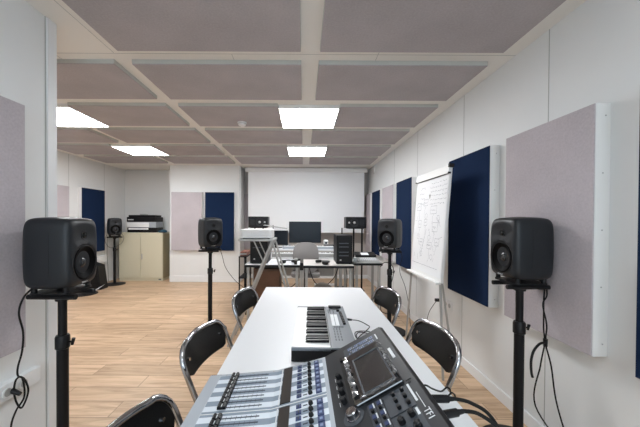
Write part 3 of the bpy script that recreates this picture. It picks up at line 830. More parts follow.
# ================================================================ keyboard
t = thing('synthesizer_keyboard', 'small grey keyboard synthesizer with white keys on the white table', 'keyboard', (0.093, 1.414, TZ), R(-1.5))
kx, ky = 0.132, 0.277
MB().prism([(-kx, 0.004), (-kx, 0.046), (-kx+0.004, 0.050), (kx-0.004, 0.058), (kx, 0.052), (kx, 0.004)], -ky, ky, 'y').build('body', M_black, t, bev=0.002)
mb = MB()
for sx in (-0.1, 0.1):
    for sy in (-0.22, 0.22): mb.cyl((sx, sy, 0), (sx, sy, 0.005), 0.010)
split_build(mb, 'foot', M_rubber, t)
kpan = MB().prism([(0.026, 0.052), (0.028, 0.0600), (kx-0.001, 0.0625), (kx-0.001, 0.054)], -ky+0.001, ky-0.001, 'y').build('control_panel', M_kb, t, bev=0.0015)
mb = MB(); mb.box((-kx, -ky, 0.046), (0.027, -ky+0.012, 0.0595)); mb.build('end_block', M_kb, t, bev=0.002)
mb = MB(); mb.box((-kx, ky-0.012, 0.046), (0.027, ky, 0.0595)); mb.build('end_block', M_black, t, bev=0.002)
nW = 22; kw = (2*ky-0.026)/nW; kpro = None
for i in range(nW):
    y = ky-0.013-kw*(i+0.5)
    if kpro is None: kpro = MB().box((-kx+0.001, -kw/2+0.0005, 0.046), (0.025, kw/2-0.0005, 0.0585)).build('white_key', M_key, t, bev=0.001); c = kpro
    else: c = kpro.copy(); C.objects.link(c); c.parent = t
    c.location = (0, y, 0)
bpro = None
for i in range(nW-1):
    if i % 7 in (2, 6): continue
    y = ky-0.013-kw*(i+1)
    if bpro is None: bpro = MB().prism([(-0.078, 0.0580), (-0.072, 0.0680), (0.022, 0.0700), (0.022, 0.0580)], -0.0068, 0.0068, 'y').build('black_key', M_keyb, t, bev=0.0012); c = bpro
    else: c = bpro.copy(); C.objects.link(c); c.parent = t
    c.location = (0, y, 0)
zt = 0.0612
sc_ = MB().box((0.047, -0.035, zt-0.001), (0.083, 0.128, zt+0.0018)).build('display', M_lcdw, t, bev=0.0008)
MB().box((0.0635, -0.035, zt+0.0018), (0.066, 0.128, zt+0.0022)).build('display_line', M_kb, sc_)
mb = MB(); mb.lathe([(0.026, zt-0.001), (0.026, zt+0.003), (0.016, zt+0.006), (0, zt+0.006)], 28, Matrix.Translation((0.080, 0.243, 0)))
mb.cbox((0.080, 0.243, zt+0.008), (0.070, 0.022, 0.012)); mb.build('joystick', M_black, t, bev=0.002)
mb = MB()
for i in range(8): mb.cbox((0.103+0.0006*i, 0.150-0.0235*i, zt+0.005), (0.012, 0.015, 0.011))
split_build(mb, 'slider', M_black, t)
mb = MB(); mb.lathe([(0.009, zt), (0.008, zt+0.010), (0, zt+0.010)], 18, Matrix.Translation((0.094, 0.186, 0))); mb.build('volume_knob', M_black, t)
mb = MB()
for j, x in enumerate((0.040, 0.050, 0.068)):
    for i in range(5): mb.cbox((x, 0.205-0.013*i, zt+0.0003), (0.005, 0.007, 0.0012))
for i in range(3):
    for j in range(5): mb.cbox((0.052+0.013*i, -0.075-0.030*j, zt+0.0003), (0.005, 0.018, 0.0012))
for j in range(6): mb.cbox((0.056+0.008*j, -0.050, zt+0.001), (0.005, 0.011, 0.003))
add_print(kpan, mb, M_inkdk)
tk_ = thing('usb_cable', 'thin black cable curling on the table behind the keyboard', 'cable', (0, 0, 0))
MB().cyl((0.230, 1.555, 0.772), (0.262, 1.553, 0.770), 0.007, 0.005).build('connector', M_black, tk_)
zz = TZ+0.003
MB().tube(spline([(0.258, 1.553, 0.770), (0.30, 1.556, 0.764), (0.345, 1.552, zz), (0.350, 1.52, zz), (0.315, 1.46, zz), (0.275, 1.40, zz), (0.262, 1.36, zz), (0.30, 1.345, zz), (0.345, 1.39, zz+0.003), (0.352, 1.44, zz), (0.315, 1.465, zz),
                  (0.262, 1.44, zz+0.004), (0.258, 1.37, zz), (0.30, 1.31, zz), (0.325, 1.35, zz), (0.333, 1.40, zz+0.004), (0.300, 1.44, zz+0.003), (0.272, 1.43, zz+0.005), (0.258, 1.39, zz), (0.272, 1.31, zz), (0.30, 1.24, zz), (0.30, 1.12, zz)], 8), 0.0022, 8).build('wire', M_rubber, tk_, smooth=True)

# ================================================================ flipchart
t = thing('flipchart', 'white flipchart board on grey legs leaning by the right wall, covered in sketches', 'flipchart', (1.12, 2.705, 0.0))
tl_ = math.atan2(0.068, 0.95)
MBm = Matrix.Translation((0.018, 0, 0.790)) @ Matrix.Rotation(tl_, 4, 'Y')
# local: board in the YZ plane, front looks to -X
brd = MB().box((-0.010, -0.335, 0), (0.010, 0.335, 0.965), MBm).build('board', M_frame, t, bev=0.002)
pad = MB().box((-0.013, -0.325, 0.035), (-0.0102, 0.325, 0.915), MBm).build('paper_pad', M_paper, t)
mb = MB(); mb.box((-0.024, -0.340, 0.908), (-0.008, 0.340, 0.975), MBm); mb.build('clamp_bar', M_frame, t, bev=0.004)
mb = MB()
for s in (-1, 1): mb.cyl(MBm @ Vector((-0.026, s*0.338, 0.912)), MBm @ Vector((-0.005, s*0.338, 0.912)), 0.008)
mb.box((-0.03, -0.355, 0.955), (0.012, -0.338, 0.985), MBm); mb.box((-0.0245, -0.335, 0.903), (-0.014, 0.335, 0.907), MBm)  # long thin strip: dark shade line put in under the clamp bar
split_build(mb, 'clamp_knob', M_black, t)
mb = MB(); mb.box((-0.055, -0.335, -0.012), (-0.008, 0.335, 0.006), MBm); mb.build('pen_tray', M_frame, t, bev=0.003)
for s, dy in ((1, 0.20), (-1, 0.03)):
    MB().cyl((0.012, s*0.315, 0.80), (0.03, s*(0.315+dy), 0), 0.010, seg=14).build('leg', M_greymet, t, smooth=True)
MB().cyl((0.06, 0.0, 1.55), (0.285, 0.0, 0.0), 0.010, seg=14).build('leg', M_greymet, t, smooth=True)
# sketches: strokes lying on the paper
random.seed(11); mb = MB()
def st(pts, wd=0.0021):
    for (y0, z0), (y1, z1) in zip(pts, pts[1:]):
        dy, dz_ = y1-y0, z1-z0; l = math.hypot(dy, dz_) or 1e-6; n = (-dz_/l*wd/2, dy/l*wd/2)
        V = [mb.bm.verts.new(MBm @ Vector((-0.0134, -y, z))) for y, z in ((y0+n[0], z0+n[1]), (y1+n[0], z1+n[1]), (y1-n[0], z1-n[1]), (y0-n[0], z0-n[1]))]
        mb.bm.faces.new(V)
def rect(y, z, w_, h_): st([(y, z), (y+w_, z), (y+w_, z+h_), (y, z+h_), (y, z)])
for j in range(6):     # note lines at the top right (towards the near edge)
    z = 0.86-0.038*j; y = 0.02+random.uniform(-.02, .03)
    while y < 0.30:
        l = random.uniform(0.012, 0.045); st([(y+i*l/5, z+random.uniform(-.007, .007)) for i in range(6)], 0.0022); y += l+0.012
for j in range(4):
    y = -0.26+random.uniform(0, .05)
    st([(y+i*0.012, 0.83-0.05*j+random.uniform(-.012, .012)) for i in range(10)], 0.0022)
for (y, z, w_, h_) in ((-0.28, 0.62, 0.10, 0.07), (-0.12, 0.66, 0.09, 0.06), (0.04, 0.58, 0.12, 0.07), (-0.22, 0.45, 0.07, 0.07), (-0.08, 0.47, 0.06, 0.06), (0.10, 0.42, 0.10, 0.08), (-0.15, 0.28, 0.08, 0.06), (0.02, 0.26, 0.09, 0.06), (0.17, 0.30, 0.08, 0.06)):
    rect(y, z, w_, h_); st([(y+w_/2, z), (y+w_/2+random.uniform(-.04, .04), z-0.09)]); st([(y+0.1*w_+i*w_*0.1, z+h_/2+random.uniform(-.008, .008)) for i in range(8)])
for c in ((-0.2, 0.36), (0.05, 0.36), (-0.05, 0.56), (0.2, 0.54), (-0.10, 0.20), (0.12, 0.19)):
    st(arc(c, 0.025, 0, 2*PI, 14))
for i in range(26):
    y, z = random.uniform(-.28, .26), random.uniform(0.12, 0.55); st([(y, z), (y+random.uniform(-.06, .06), z+random.uniform(-.06, .06))])
st([(-0.12, 0.16), (-0.02, 0.44)], 0.003); st([(-0.30, 0.10), (0.25, 0.10)], 0.002)
add_print(pad, mb, M_pen)

# ================================================================ wall fittings
t = thing('wall_socket', 'white double wall socket on the right wall by the flipchart leg', 'wall socket', (XR, 2.86, 0.475))
MB().box((-0.012, -0.075, -0.045), (0, 0.075, 0.045)).build('plate', M_white, t, bev=0.003)
mb = MB()
for y in (-0.037, 0.037): mb.cyl((-0.0135, y, 0), (-0.011, y, 0), 0.022)
split_build(mb, 'socket_hole', M_greymet, t)
t = thing('power_cable', 'black power cable with plug hanging from the right wall socket', 'cable', (0, 0, 0))
MB().cbox((XR-0.036, 3.03, 0.475), (0.045, 0.03, 0.03)).build('plug', M_black, t, bev=0.004)
MB().tube(spline([(XR-0.045, 3.03, 0.465), (XR-0.07, 3.06, 0.40), (XR-0.07, 3.15, 0.30), (XR-0.08, 3.22, 0.12), (XR-0.12, 3.22, 0.006), (XR-0.3, 3.1, 0.005), (1.0, 2.6, 0.005), (0.8, 2.2, 0.005)], 8), 0.003, 8).build('wire', M_rubber, t, smooth=True)
t = thing('wall_socket', 'small white socket plate beside the plugged power cable', 'wall socket', (XR, 3.03, 0.475))
MB().box((-0.012, -0.04, -0.04), (0, 0.04, 0.04)).build('plate', M_white, t, bev=0.003)
t = thing('cable_trunking', 'white wall trunking with sockets under the left partition panel', 'trunking', (XE, 0.86, 0.47))
MB().box((0, -0.70, -0.04), (0.035, 0.70, 0.04)).build('channel', M_trim, t, bev=0.004)
mb = MB()
for y in (0.60, 0.52, 0.44): mb.cyl((0.0355, y, 0), (0.041, y, 0), 0.024)
split_build(mb, 'socket_ring', M_white, t)
mb = MB()
for y in (0.60, 0.52, 0.44): mb.cyl((0.0412, y, 0), (0.0418, y, 0), 0.018)
split_build(mb, 'socket_hole', M_greymet, t)
t = thing('emergency_light', 'tiny white box high in the far right corner', 'wall box', (XR, 5.92, 2.33))
MB().box((-0.03, -0.07, -0.07), (0, 0.07, 0.07)).build('housing', M_white, t, bev=0.006)
MB().box((-0.033, -0.05, -0.03), (-0.030, 0.05, 0.03)).build('lens', M_frame, t)
t = thing('junction_box', 'small white box on the far left wall under the navy panel', 'wall box', (XL, 5.82, 0.50))
MB().box((0, -0.12, -0.07), (0.06, 0.12, 0.07)).build('housing', M_white, t, bev=0.005)
MB().box((0.06, -0.09, -0.04), (0.063, 0.09, 0.04)).build('cover', M_frame, t)

# ================================================================ speaker cables
def P(*a): return [Vector(q) for q in a]
X, Y = 1.233, 1.645
t = thing('speaker_cable', 'twisted black cables hanging from the right foreground speaker, tied with a loose strap', 'cable', (0, 0, 0))
MB().tube(spline([(X+0.116, Y+0.03, 0.99), (X+0.120, Y-0.02, 0.94), (1.325, 1.59, 0.86), (1.318, 1.58, 0.72), (1.32, 1.575, 0.64), (1.295, 1.57, 0.52), (1.27, 1.57, 0.30), (1.37, 1.46, 0.10), (1.41, 1.40, 0.006)], 8), 0.0038, 8).build('wire', M_rubber, t, smooth=True)
MB().tube(spline([(X+0.116, Y-0.03, 0.99), (X+0.118, Y-0.045, 0.90), (1.312, 1.58, 0.85), (1.330, 1.575, 0.74), (1.322, 1.57, 0.64), (1.345, 1.56, 0.52), (1.370, 1.55, 0.32), (1.40, 1.49, 0.12), (1.42, 1.36, 0.006)], 8), 0.0038, 8).build('wire', M_rubber, t, smooth=True)
MB().tube(spline([(1.322, 1.57, 0.645), (1.285, 1.565, 0.640), (1.25, 1.56, 0.605), (1.236, 1.56, 0.55), (1.238, 1.56, 0.49), (1.245, 1.56, 0.46)], 8), 0.0062, 8).build('strap', M_black, t, smooth=True)
MB().lathe([(0.010, -0.02), (0.011, 0.02)], 12, Matrix.Translation((1.322, 1.572, 0.645))).build('tie', M_black, t)
t = thing('speaker_cable', 'black cable coiled in loops below the left foreground speaker', 'cable', (0, 0, 0))
MB().tube(spline([(-1.318, 1.42, 0.975), (-1.335, 1.38, 0.93), (-1.340, 1.36, 0.86), (-1.34, 1.38, 0.76), (-1.365, 1.40, 0.66), (-1.395, 1.41, 0.58), (-1.395, 1.41, 0.535), (-1.365, 1.41, 0.52), (-1.345, 1.41, 0.46), (-1.375, 1.41, 0.38), (-1.395, 1.405, 0.40), (-1.405, 1.40, 0.46), (-1.395, 1.40, 0.52), (-1.365, 1.40, 0.53), (-1.355, 1.40, 0.44),
          (-1.395, 1.40, 0.37), (-1.41, 1.39, 0.30), (-1.40, 1.38, 0.20), (-1.34, 1.38, 0.10), (-1.28, 1.40, 0.03)], 8), 0.0042, 8).build('wire', M_rubber, t, smooth=True)
MB().cyl((-1.418, 1.40, 0.468), (-1.378, 1.405, 0.448), 0.013, 0.009).build('plug', M_black, t)
cable('black cable curving down from the speaker left of the table to the desks', [(-1.03, 3.50, 0.99), (-1.00, 3.54, 0.88), (-0.96, 3.56, 0.72), (-0.86, 3.60, 0.56), (-0.74, 3.62, 0.45), (-0.64, 3.66, 0.36), (-0.60, 3.72, 0.2), (-0.62, 3.78, 0.006)], 0.0035)
cable('thin black cable hanging from the speaker left of the flipchart', [(1.13, 3.52, 0.99), (1.19, 3.49, 0.88), (1.16, 3.48, 0.70), (1.23, 3.48, 0.50), (1.285, 3.50, 0.25), (1.30, 3.50, 0.06), (1.31, 3.46, 0.005), (1.33, 3.40, 0.005)], 0.003)
cable('thin black cable loop hanging behind the far left corner speaker', [(-3.72, 5.90, 1.02), (-3.68, 5.92, 0.93), (-3.75, 5.93, 0.80), (-3.95, 5.92, 0.72), (-4.05, 5.90, 0.85), (-4.04, 5.95, 0.98), (-4.07, 5.99, 0.60), (-4.06, 6.00, 0.3), (-4.05, 6.00, 0.006)], 0.003)
cable('black cable on the floor under the right table edge', [(0.98, 2.35, 0.005), (0.90, 2.1, 0.005), (0.80, 1.95, 0.005), (0.84, 1.78, 0.005), (0.78, 1.68, 0.005), (0.5, 1.66, 0.005)], 0.004)
cable('grey-black cable loops hanging beside the small right desk', [(1.06, 4.1, 0.60), (1.14, 4.05, 0.72), (1.24, 4.0, 0.66), (1.22, 4.0, 0.45), (1.10, 4.0, 0.25), (1.08, 4.0, 0.06), (1.20, 4.0, 0.005), (1.30, 3.9, 0.005)], 0.005)

# ================================================================ cream cabinet and printer
t = thing('storage_cabinet', 'low cream two-door metal cabinet in the alcove', 'cabinet', (-3.44, 6.32, 0))
MB().box((-0.46, -0.20, 0), (0.46, 0.20, 1.005)).build('body', M_cream, t, bev=0.004)
MB().box((-0.46, -0.202, 1.005), (0.46, 0.20, 1.025)).build('top', M_cream, t, bev=0.003)
MB().box((0.46, -0.19, 0.05), (0.463, 0.19, 0.99)).build('side_panel', M_creamdk, t)  # right side in a darker tone than the cream body
for s in (-1, 1):
    x0, x1 = (-0.455, -0.003) if s < 0 else (0.003, 0.455)
    d = MB().box((x0, -0.216, 0.065), (x1, -0.2005, 0.995)).build('door', M_cream, t, bev=0.003)
    if s > 0:
        MB().cbox((0.03, -0.221, 0.52), (0.022, 0.010, 0.12)).build('handle', M_alu, d, bev=0.004)
MB().cbox((0.40, -0.203, 0.035), (0.05, 0.004, 0.02)).build('name_plate', M_inkdk, t)
t = thing('printer', 'wide black and white plotter printer lying on the cream cabinet', 'printer', (-3.45, 6.31, 1.025)); t.scale = (0.83, 0.8, 1)
MB().box((-0.375, -0.18, 0), (0.375, 0.20, 0.105)).build('base', M_black, t, bev=0.008)
MB().box((-0.365, -0.205, 0.105), (0.375, 0.18, 0.225)).build('body', M_silver, t, bev=0.006)
MB().box((-0.360, -0.210, 0.115), (0.20, -0.205, 0.215)).build('front_cover', M_lcdw, t, bev=0.002)
MB().box((-0.34, -0.186, 0.060), (0.17, -0.1805, 0.095)).build('paper_slot', M_lcdw, t)
MB().box((-0.378, -0.20, 0.225), (0.375, 0.20, 0.330)).build('upper_unit', M_black, t, bev=0.012)
MB().box((-0.34, -0.206, 0.262), (-0.20, -0.200, 0.282)).build('label', M_ink, t)
MB().box((-0.355, -0.16, 0.330), (0.34, 0.17, 0.372)).build('lid', M_blackmet, t, bev=0.01)
mb = MB(); mb.cbox((-0.06, 0, 0.385), (0.12, 0.1, 0.025)); mb.cbox((0.03, 0.0, 0.38), (0.05, 0.06, 0.017)); split_build(mb, 'lid_catch', M_greymet, t, bev=0.004)
# gloves
mb = MB(); random.seed(2)
def blob(mb, c, s, seed, amp=0.15, sub=3, e=2.0):
    rn = random.Random(seed); g = bmesh.ops.create_icosphere(mb.bm, subdivisions=sub, radius=1)
    ph = [rn.uniform(0, 6) for _ in range(6)]
    for v in g['verts']:
        p = v.co.copy(); k = 1+amp*(math.sin(3*p.x+ph[0])*math.sin(4*p.y+ph[1])+0.6*math.sin(7*p.z+ph[2]+3*p.x)+0.3*math.sin(11*p.y+ph[3]))
        v.co = Vector((c[0]+p.x*s[0]*k, c[1]+p.y*s[1]*k, max(c[2]-s[2]*0.8, c[2]+p.z*s[2]*k)))
    return mb
tag(blob(MB(), (0, 0, 0.03), (0.085, 0.06, 0.032), 4, 0.25).build('cloth', M_teal, None, smooth=True, loc=(-2.925, 6.20, 1.0255+0.0)), 'crumpled dark teal cloth at the right end of the cabinet top', 'cloth')
bpy.data.objects['cloth'].location = (-2.99, 6.16, 1.0215)

# black case leaning and paper, left behind foreground speaker
t = thing('equipment_case', 'upright black case on the floor below the far left navy panel', 'case', (-3.87, 5.42, 0))
MB().prism([(-0.16, 0), (0.14, 0), (0.08, 0.44), (-0.10, 0.50)], -0.10, 0.10, 'y').build('body', M_black, t, bev=0.006)
MB().prism([(-0.10, 0.10), (0.09, 0.10), (0.06, 0.36), (-0.07, 0.38)], -0.104, -0.1002, 'y').build('front_grille', M_blackmet, t)
mb = MB(); V = [mb.bm.verts.new(p) for p in ((0, -0.03, 0.0), (0.17, -0.01, 0.10), (0.06, -0.09, -0.0), (0.0, -0.026, 0.002), (0.17, -0.006, 0.104), (0.06, -0.086, 0.004))]
for f in ((0, 1, 2), (3, 5, 4), (0, 3, 4, 1), (1, 4, 5, 2), (2, 5, 3, 0)): mb.bm.faces.new([V[i] for i in f])
tag(mb.build('paper_sheet', M_paper, None, loc=(-3.82, 5.31, 0.004)), 'white paper corner sticking up beside the black case', 'paper')

# ================================================================ desks at the back
def desk(label, x0, x1, y0, y1, top, z=0.74, edge=M_black):
    t = thing('desk', label, 'desk', ((x0+x1)/2, (y0+y1)/2, 0), 0, 'small desks in front of the studio desk')
    a, b = (x1-x0)/2, (y1-y0)/2
    MB().box((-a+0.001, -b+0.001, z-0.006), (a-0.001, b-0.001, z)).build('tabletop', top, t)
    MB().box((-a, -b, z-0.036), (a, b, z-0.006)).build('top_edge', edge, t)
    for sx in (-1, 1):
        for sy in (-1, 1):
            MB().cbox((sx*(a-0.04), sy*(b-0.04), (z-0.036)/2), (0.032, 0.032, z-0.036)).build('leg', M_greymet, t, bev=0.002)
    mb = MB(); mb.cbox((0, b-0.04, z-0.055), (2*a-0.11, 0.02, 0.035)); mb.build('rail', M_greymet, t)
    return t
desk('light-topped small desk at the left, carrying the black rack tower', -0.745, -0.045, 3.66, 4.20, M_table)
M_beige = mat('beige grey laminate', (0.60, 0.57, 0.54), 0.4)
desk('beige-topped small desk with dark edge, carrying the black computer tower', 0.00, 0.635, 3.62, 4.17, M_beige)
desk('small dark-edged desk beside the right wall, carrying a small mixer', 0.68, 1.06, 3.86, 4.30, M_greymet)

def tower(label, cat, name, x, y, z, w_, d_, h_, hues):
    t = thing(name, label, cat, (x, y, z))
    MB().box((-w_/2, -d_/2, 0.006), (w_/2, d_/2, h_)).build('case', M_black, t, bev=0.006)
    MB().box((-w_/2+0.008, -d_/2-0.006, 0.012), (w_/2-0.008, -d_/2, h_-0.008)).build('front_panel', M_blackmet, t, bev=0.003)
    mb = MB()
    for s in (-1, 1):
        for u in (-1, 1): mb.cyl((s*(w_/2-0.03), u*(d_/2-0.04), 0), (s*(w_/2-0.03), u*(d_/2-0.04), 0.008), 0.012)
    split_build(mb, 'foot', M_rubber, t)
    for zz in hues:
        MB().cbox((-0.01, -d_/2-0.007, h_*zz), (w_*0.6, 0.003, 0.012)).build('drive_slot', M_darkpad, t)
    mb = MB(); mb.cbox((-w_*0.25, -d_/2-0.0085, h_*0.15), (0.02, 0.004, 0.014)); mb.build('indicator', M_greymet, t)
    return t
tower('black rack tower on the left small desk, beneath the projector stand', 'rack', 'equipment_rack', -0.575, 3.90, 0.74, 0.225, 0.36, 0.42, (0.5, 0.8))
tower('black computer tower standing on the beige small desk', 'computer', 'computer_tower', 0.527, 3.90, 0.74, 0.205, 0.38, 0.375, (0.72, 0.60, 0.42, 0.30))
t = thing('wood_cabinet', 'dark brown wooden cabinet under the left small desk', 'cabinet', (-0.50, 4.02, 0))
MB().box((-0.16, -0.20, 0), (0.19, 0.14, 0.66)).build('body', M_wood, t, bev=0.004)
MB().box((-0.15, -0.212, 0.03), (0.18, -0.2005, 0.64)).build('door', M_wood, t, bev=0.003)

# things on desks
def headphones(label, loc, rz):
    t = thing('headphones', label, 'headphones', loc, rz, 'black headphones on the desks')
    pts = [(0.075*math.cos(a), 0.085*math.sin(a), 0.020) for a in [PI*i/16 for i in range(17)]]
    MB().tube(pts, 0.008, 8).build('headband', M_black, t, smooth=True)
    for s in (-1, 1):
        MB().lathe([(0.0, 0), (0.036, 0), (0.042, 0.012), (0.040, 0.034), (0.0, 0.040)], 24, Matrix.Translation((s*0.075, -0.02, 0)) @ Matrix.Rotation(s*R(8), 4, 'Y')).build('ear_cup', M_black, t, smooth=True)
    return t
h0 = headphones('black headphones on the left small desk near its right end', (-0.20, 3.80, 0.748), R(20))
dup(h0, 'black headphones on the beige small desk left of the computer tower', (0.255, 3.75, 0.748), R(-60))
t = thing('microphone_clamp', 'black microphone clamp with grey stem at the left small desk corner', 'clamp', (-0.10, 3.69, 0.74))
mb = MB(); mb.cyl((0, 0, 0), (0, 0, 0.05), 0.02); mb.cyl((-0.05, 0, 0.045), (0.06, 0.02, 0.06), 0.013); mb.build('clamp', M_black, t)
MB().cbox((0.005, -0.010, 0.07), (0.04, 0.03, 0.025)).build('holder', M_greymet, t, bev=0.004)
t = thing('folded_tripod', 'folded grey tripod legs standing between the two small desks', 'tripod', (-0.022, 3.56, 0))
for dx in (-0.016, 0.0, 0.016):
    MB().cyl((dx*2.0, -0.01+abs(dx), 0), (dx, 0, 0.70), 0.009, 0.008).build('leg', M_greymet, t, smooth=True)
MB().cyl((0, 0, 0.69), (0, 0, 0.78), 0.022).build('head', M_black, t)
t = thing('compact_mixer', 'small black mixer with white display on the small right desk', 'mixer', (0.885, 4.04, 0.74)); t.scale.x = 0.85
MB().prism([(-0.17, 0), (0.17, 0), (0.17, 0.08), (-0.15, 0.018)], -0.17, 0.17, 'x', Matrix.Identity(4)).build('body', M_greymet, t, bev=0.003)
sl = math.atan2(0.062, 0.32)
mm = Matrix.Translation((0, 0.07, 0.062)) @ Matrix.Rotation(sl, 4, 'X')
MB().box((-0.18, -0.06, 0), (0.16, 0.11, 0.03), mm).build('upper_panel', M_black, t, bev=0.006)
MB().box((-0.085, -0.055, 0.0305), (0.04, 0.05, 0.033), mm).build('display', M_lcdw, t)
mb = MB()
mm2 = Matrix.Translation((0, -0.07, 0.034)) @ Matrix.Rotation(sl, 4, 'X')
for i in range(9): mb.box((-0.13+i*0.03, -0.05, 0.0), (-0.118+i*0.03, 0.03, 0.012), mm2)
split_build(mb, 'key', M_ink, t)
MB().box((-0.22, -0.05, 0.0), (-0.18, 0.0, 0.05)).build('dial', M_frame, t, bev=0.005)

# projector stand and projector
t = thing('projector_stand', 'tall grey trestle stand with splayed legs carrying the projector', 'stand', (-0.49, 3.12, 0))
zt_ = 1.108
MB().box((-0.180, -0.17, zt_-0.022), (0.190, 0.17, zt_)).build('top', M_greymet, t, bev=0.004)
for yy in (-0.15, 0.15):
    th = 0.016 if yy < 0 else 0.010
    MB().tube([(0.17, yy, zt_-0.02), (-0.28, yy, 0.0)], th, 10).build('leg', M_greymet, t, smooth=True)
    MB().tube([(0.17, yy, zt_-0.02), (0.48, yy, 0.0)], 0.010, 10).build('leg', M_greymet, t, smooth=True)
    MB().tube([(-0.02, yy, zt_-0.02), (0.085, yy, 0.86)], 0.007, 8).build('brace', M_greymet, t, smooth=True)
MB().cyl((0.17, -0.15, zt_-0.035), (0.17, 0.15, zt_-0.035), 0.012).build('hinge_bar', M_greymet, t)
MB().cyl((-0.12, -0.15, 0.38), (-0.12, 0.15, 0.38), 0.009).build('crossbar', M_greymet, t)
t = thing('projector', 'white projector lying on the grey trestle stand', 'projector', (-0.490, 3.10, zt_))
MB().prism(rrect(-0.165, -0.12, 0.165, 0.13, 0.03), 0.008, 0.100, 'z').build('housing', M_white, t, bev=0.010)
mb = MB()
for s in (-1, 1):
    for u in (-0.09, 0.09): mb.cyl((s*0.13, u, 0), (s*0.13, u, 0.01), 0.012)
split_build(mb, 'foot', M_black, t)
mb = MB()
for i in range(10): mb.cbox((-0.11+0.024*i, -0.1205, 0.05), (0.005, 0.002, 0.05))
mb.build('vent', M_white, t)
MB().cyl((-0.09, 0.128, 0.055), (-0.09, 0.145, 0.055), 0.035).build('lens', M_black, t)

# studio desk with tiers
t = thing('studio_desk', 'wide white two-tier studio desk under the monitor', 'desk', (0.02, 4.95, 0))
MB().box((-0.85, -0.42, 0.69), (0.62, 0.35, 0.72)).build('lower_top', M_table, t, bev=0.003)
MB().box((-0.85, -0.16, 0.80), (0.62, 0.35, 0.825)).build('upper_top', M_table, t, bev=0.003)
mb = MB()
for x in (-0.84, -0.12, 0.59): mb.box((x, -0.12, 0.72), (x+0.02, 0.33, 0.80))
split_build(mb, 'riser', M_greymet, t)
for sx in (-0.80, 0.57):
    for sy in (-0.36, 0.30): MB().cbox((sx, sy, 0.345), (0.05, 0.05, 0.69)).build('leg', M_greymet, t, bev=0.003)
MB().box((-0.76, 0.28, 0.30), (0.53, 0.30, 0.68)).build('back_panel', M_greymet, t)
t = thing('stage_piano', 'long keyboard lying on the lower tier of the studio desk', 'keyboard', (0.10, 4.660, 0.7205))
MB().box((-0.60, -0.115, 0), (0.48, 0.10, 0.055)).build('body', M_greymet, t, bev=0.004)
wk = MB().box((-0.57, -0.112, 0.055), (0.45, 0.00, 0.066)).build('key_bed', M_key, t, bev=0.001)
mb = MB()
for i in range(42):
    if i % 7 in (2, 6): continue
    mb.cbox((-0.545+i*0.0235, -0.025, 0.069), (0.012, 0.05, 0.008))
add_print(wk, mb, M_keyb)
MB().box((-0.57, 0.005, 0.055), (0.45, 0.09, 0.060)).build('panel', M_black, t)
t = thing('midi_keyboard', 'slim white-keyed keyboard on the upper tier of the studio desk', 'keyboard', (0.09, 4.860, 0.8255))
MB().box((-0.44, -0.06, 0), (0.42, 0.07, 0.040)).build('body', M_silver, t, bev=0.003)
wk = MB().box((-0.42, -0.058, 0.040), (0.40, 0.02, 0.050)).build('key_bed', M_key, t, bev=0.001)
mb = MB()
for i in range(34):
    if i % 7 in (2, 6): continue
    mb.cbox((-0.40+i*0.0235, 0.0, 0.053), (0.012, 0.036, 0.007))
add_print(wk, mb, M_keyb)
t = thing('monitor', 'large dark flat monitor in front of the projection screen', 'monitor', (0.025, 5.05, 0.825)); t.scale.z = 0.96
MB().prism(rrect(-0.28, 0.09, 0.28, 0.475, 0.010), -0.015, 0.015, 'y').build('screen_frame', M_black, t, bev=0.002)
MB().box((-0.27, -0.0165, 0.102), (0.27, -0.0152, 0.465)).build('screen_panel', M_mon, t)
MB().cbox((0, 0.03, 0.12), (0.06, 0.02, 0.22)).build('stand_neck', M_black, t)
MB().prism(rrect(-0.13, -0.08, 0.13, 0.11, 0.02), 0, 0.010, 'z').build('stand_base', M_black, t)
t = thing('monitor', 'smaller dark monitor at the left, half hidden by the projector', 'monitor', (-0.47, 5.01, 0.825))
MB().box((-0.22, -0.012, 0.05), (0.20, 0.012, 0.30)).build('screen_frame', M_black, t, bev=0.004)
MB().box((-0.21, -0.0135, 0.06), (0.19, -0.0122, 0.29)).build('screen_panel', M_mon, t)
MB().cbox((0, 0.02, 0.08), (0.05, 0.015, 0.16)).build('stand_neck', M_black, t)
MB().prism(rrect(-0.10, -0.07, 0.10, 0.09, 0.02), 0, 0.010, 'z').build('stand_base', M_black, t)
t = thing('desk_lamp', 'flat grey lamp head tilted over the smaller monitor', 'lamp', (-0.50, 5.22, 0.825))
MB().box((-0.20, -0.36, 0), (0.20, -0.16, 0.012), Matrix.Translation((0.02, 0.0, 0.36)) @ Matrix.Rotation(R(8), 4, 'Y')).build('lamp_head', M_greymet, t, bev=0.003)
MB().tube([(-0.05, 0.0, 0.0), (-0.05, 0.0, 0.30), (-0.03, -0.20, 0.385)], 0.008).build('arm', M_blackmet, t, smooth=True)
MB().lathe([(0, 0), (0.06, 0), (0.06, 0.012), (0, 0.016)], 24, Matrix.Translation((-0.05, 0, 0))).build('lamp_base', M_blackmet, t)
def gadget(label, name, cat, x, y, z, sx, sy, sz, m, m2):
    t = thing(name, label, cat, (x, y, z))
    MB().box((-sx/2, -sy/2, 0), (sx/2, sy/2, sz)).build('case', m, t, bev=0.004)
    mb = MB()
    for i in range(5): mb.cyl((-sx*0.4+sx*0.2*i, -sy/2-0.006, sz*0.5), (-sx*0.4+sx*0.2*i, -sy/2, sz*0.5), sz*0.18)
    split_build(mb, 'knob', m2, t)
gadget('black audio interface on the upper tier right of the monitor', 'audio_interface', 'audio interface', 0.46, 5.02, 0.825, 0.22, 0.10, 0.06, M_black, M_alu)
gadget('silver audio interface on the upper tier left of the monitor base', 'audio_interface', 'audio interface', -0.30, 5.16, 0.825, 0.14, 0.10, 0.045, M_silver, M_black)
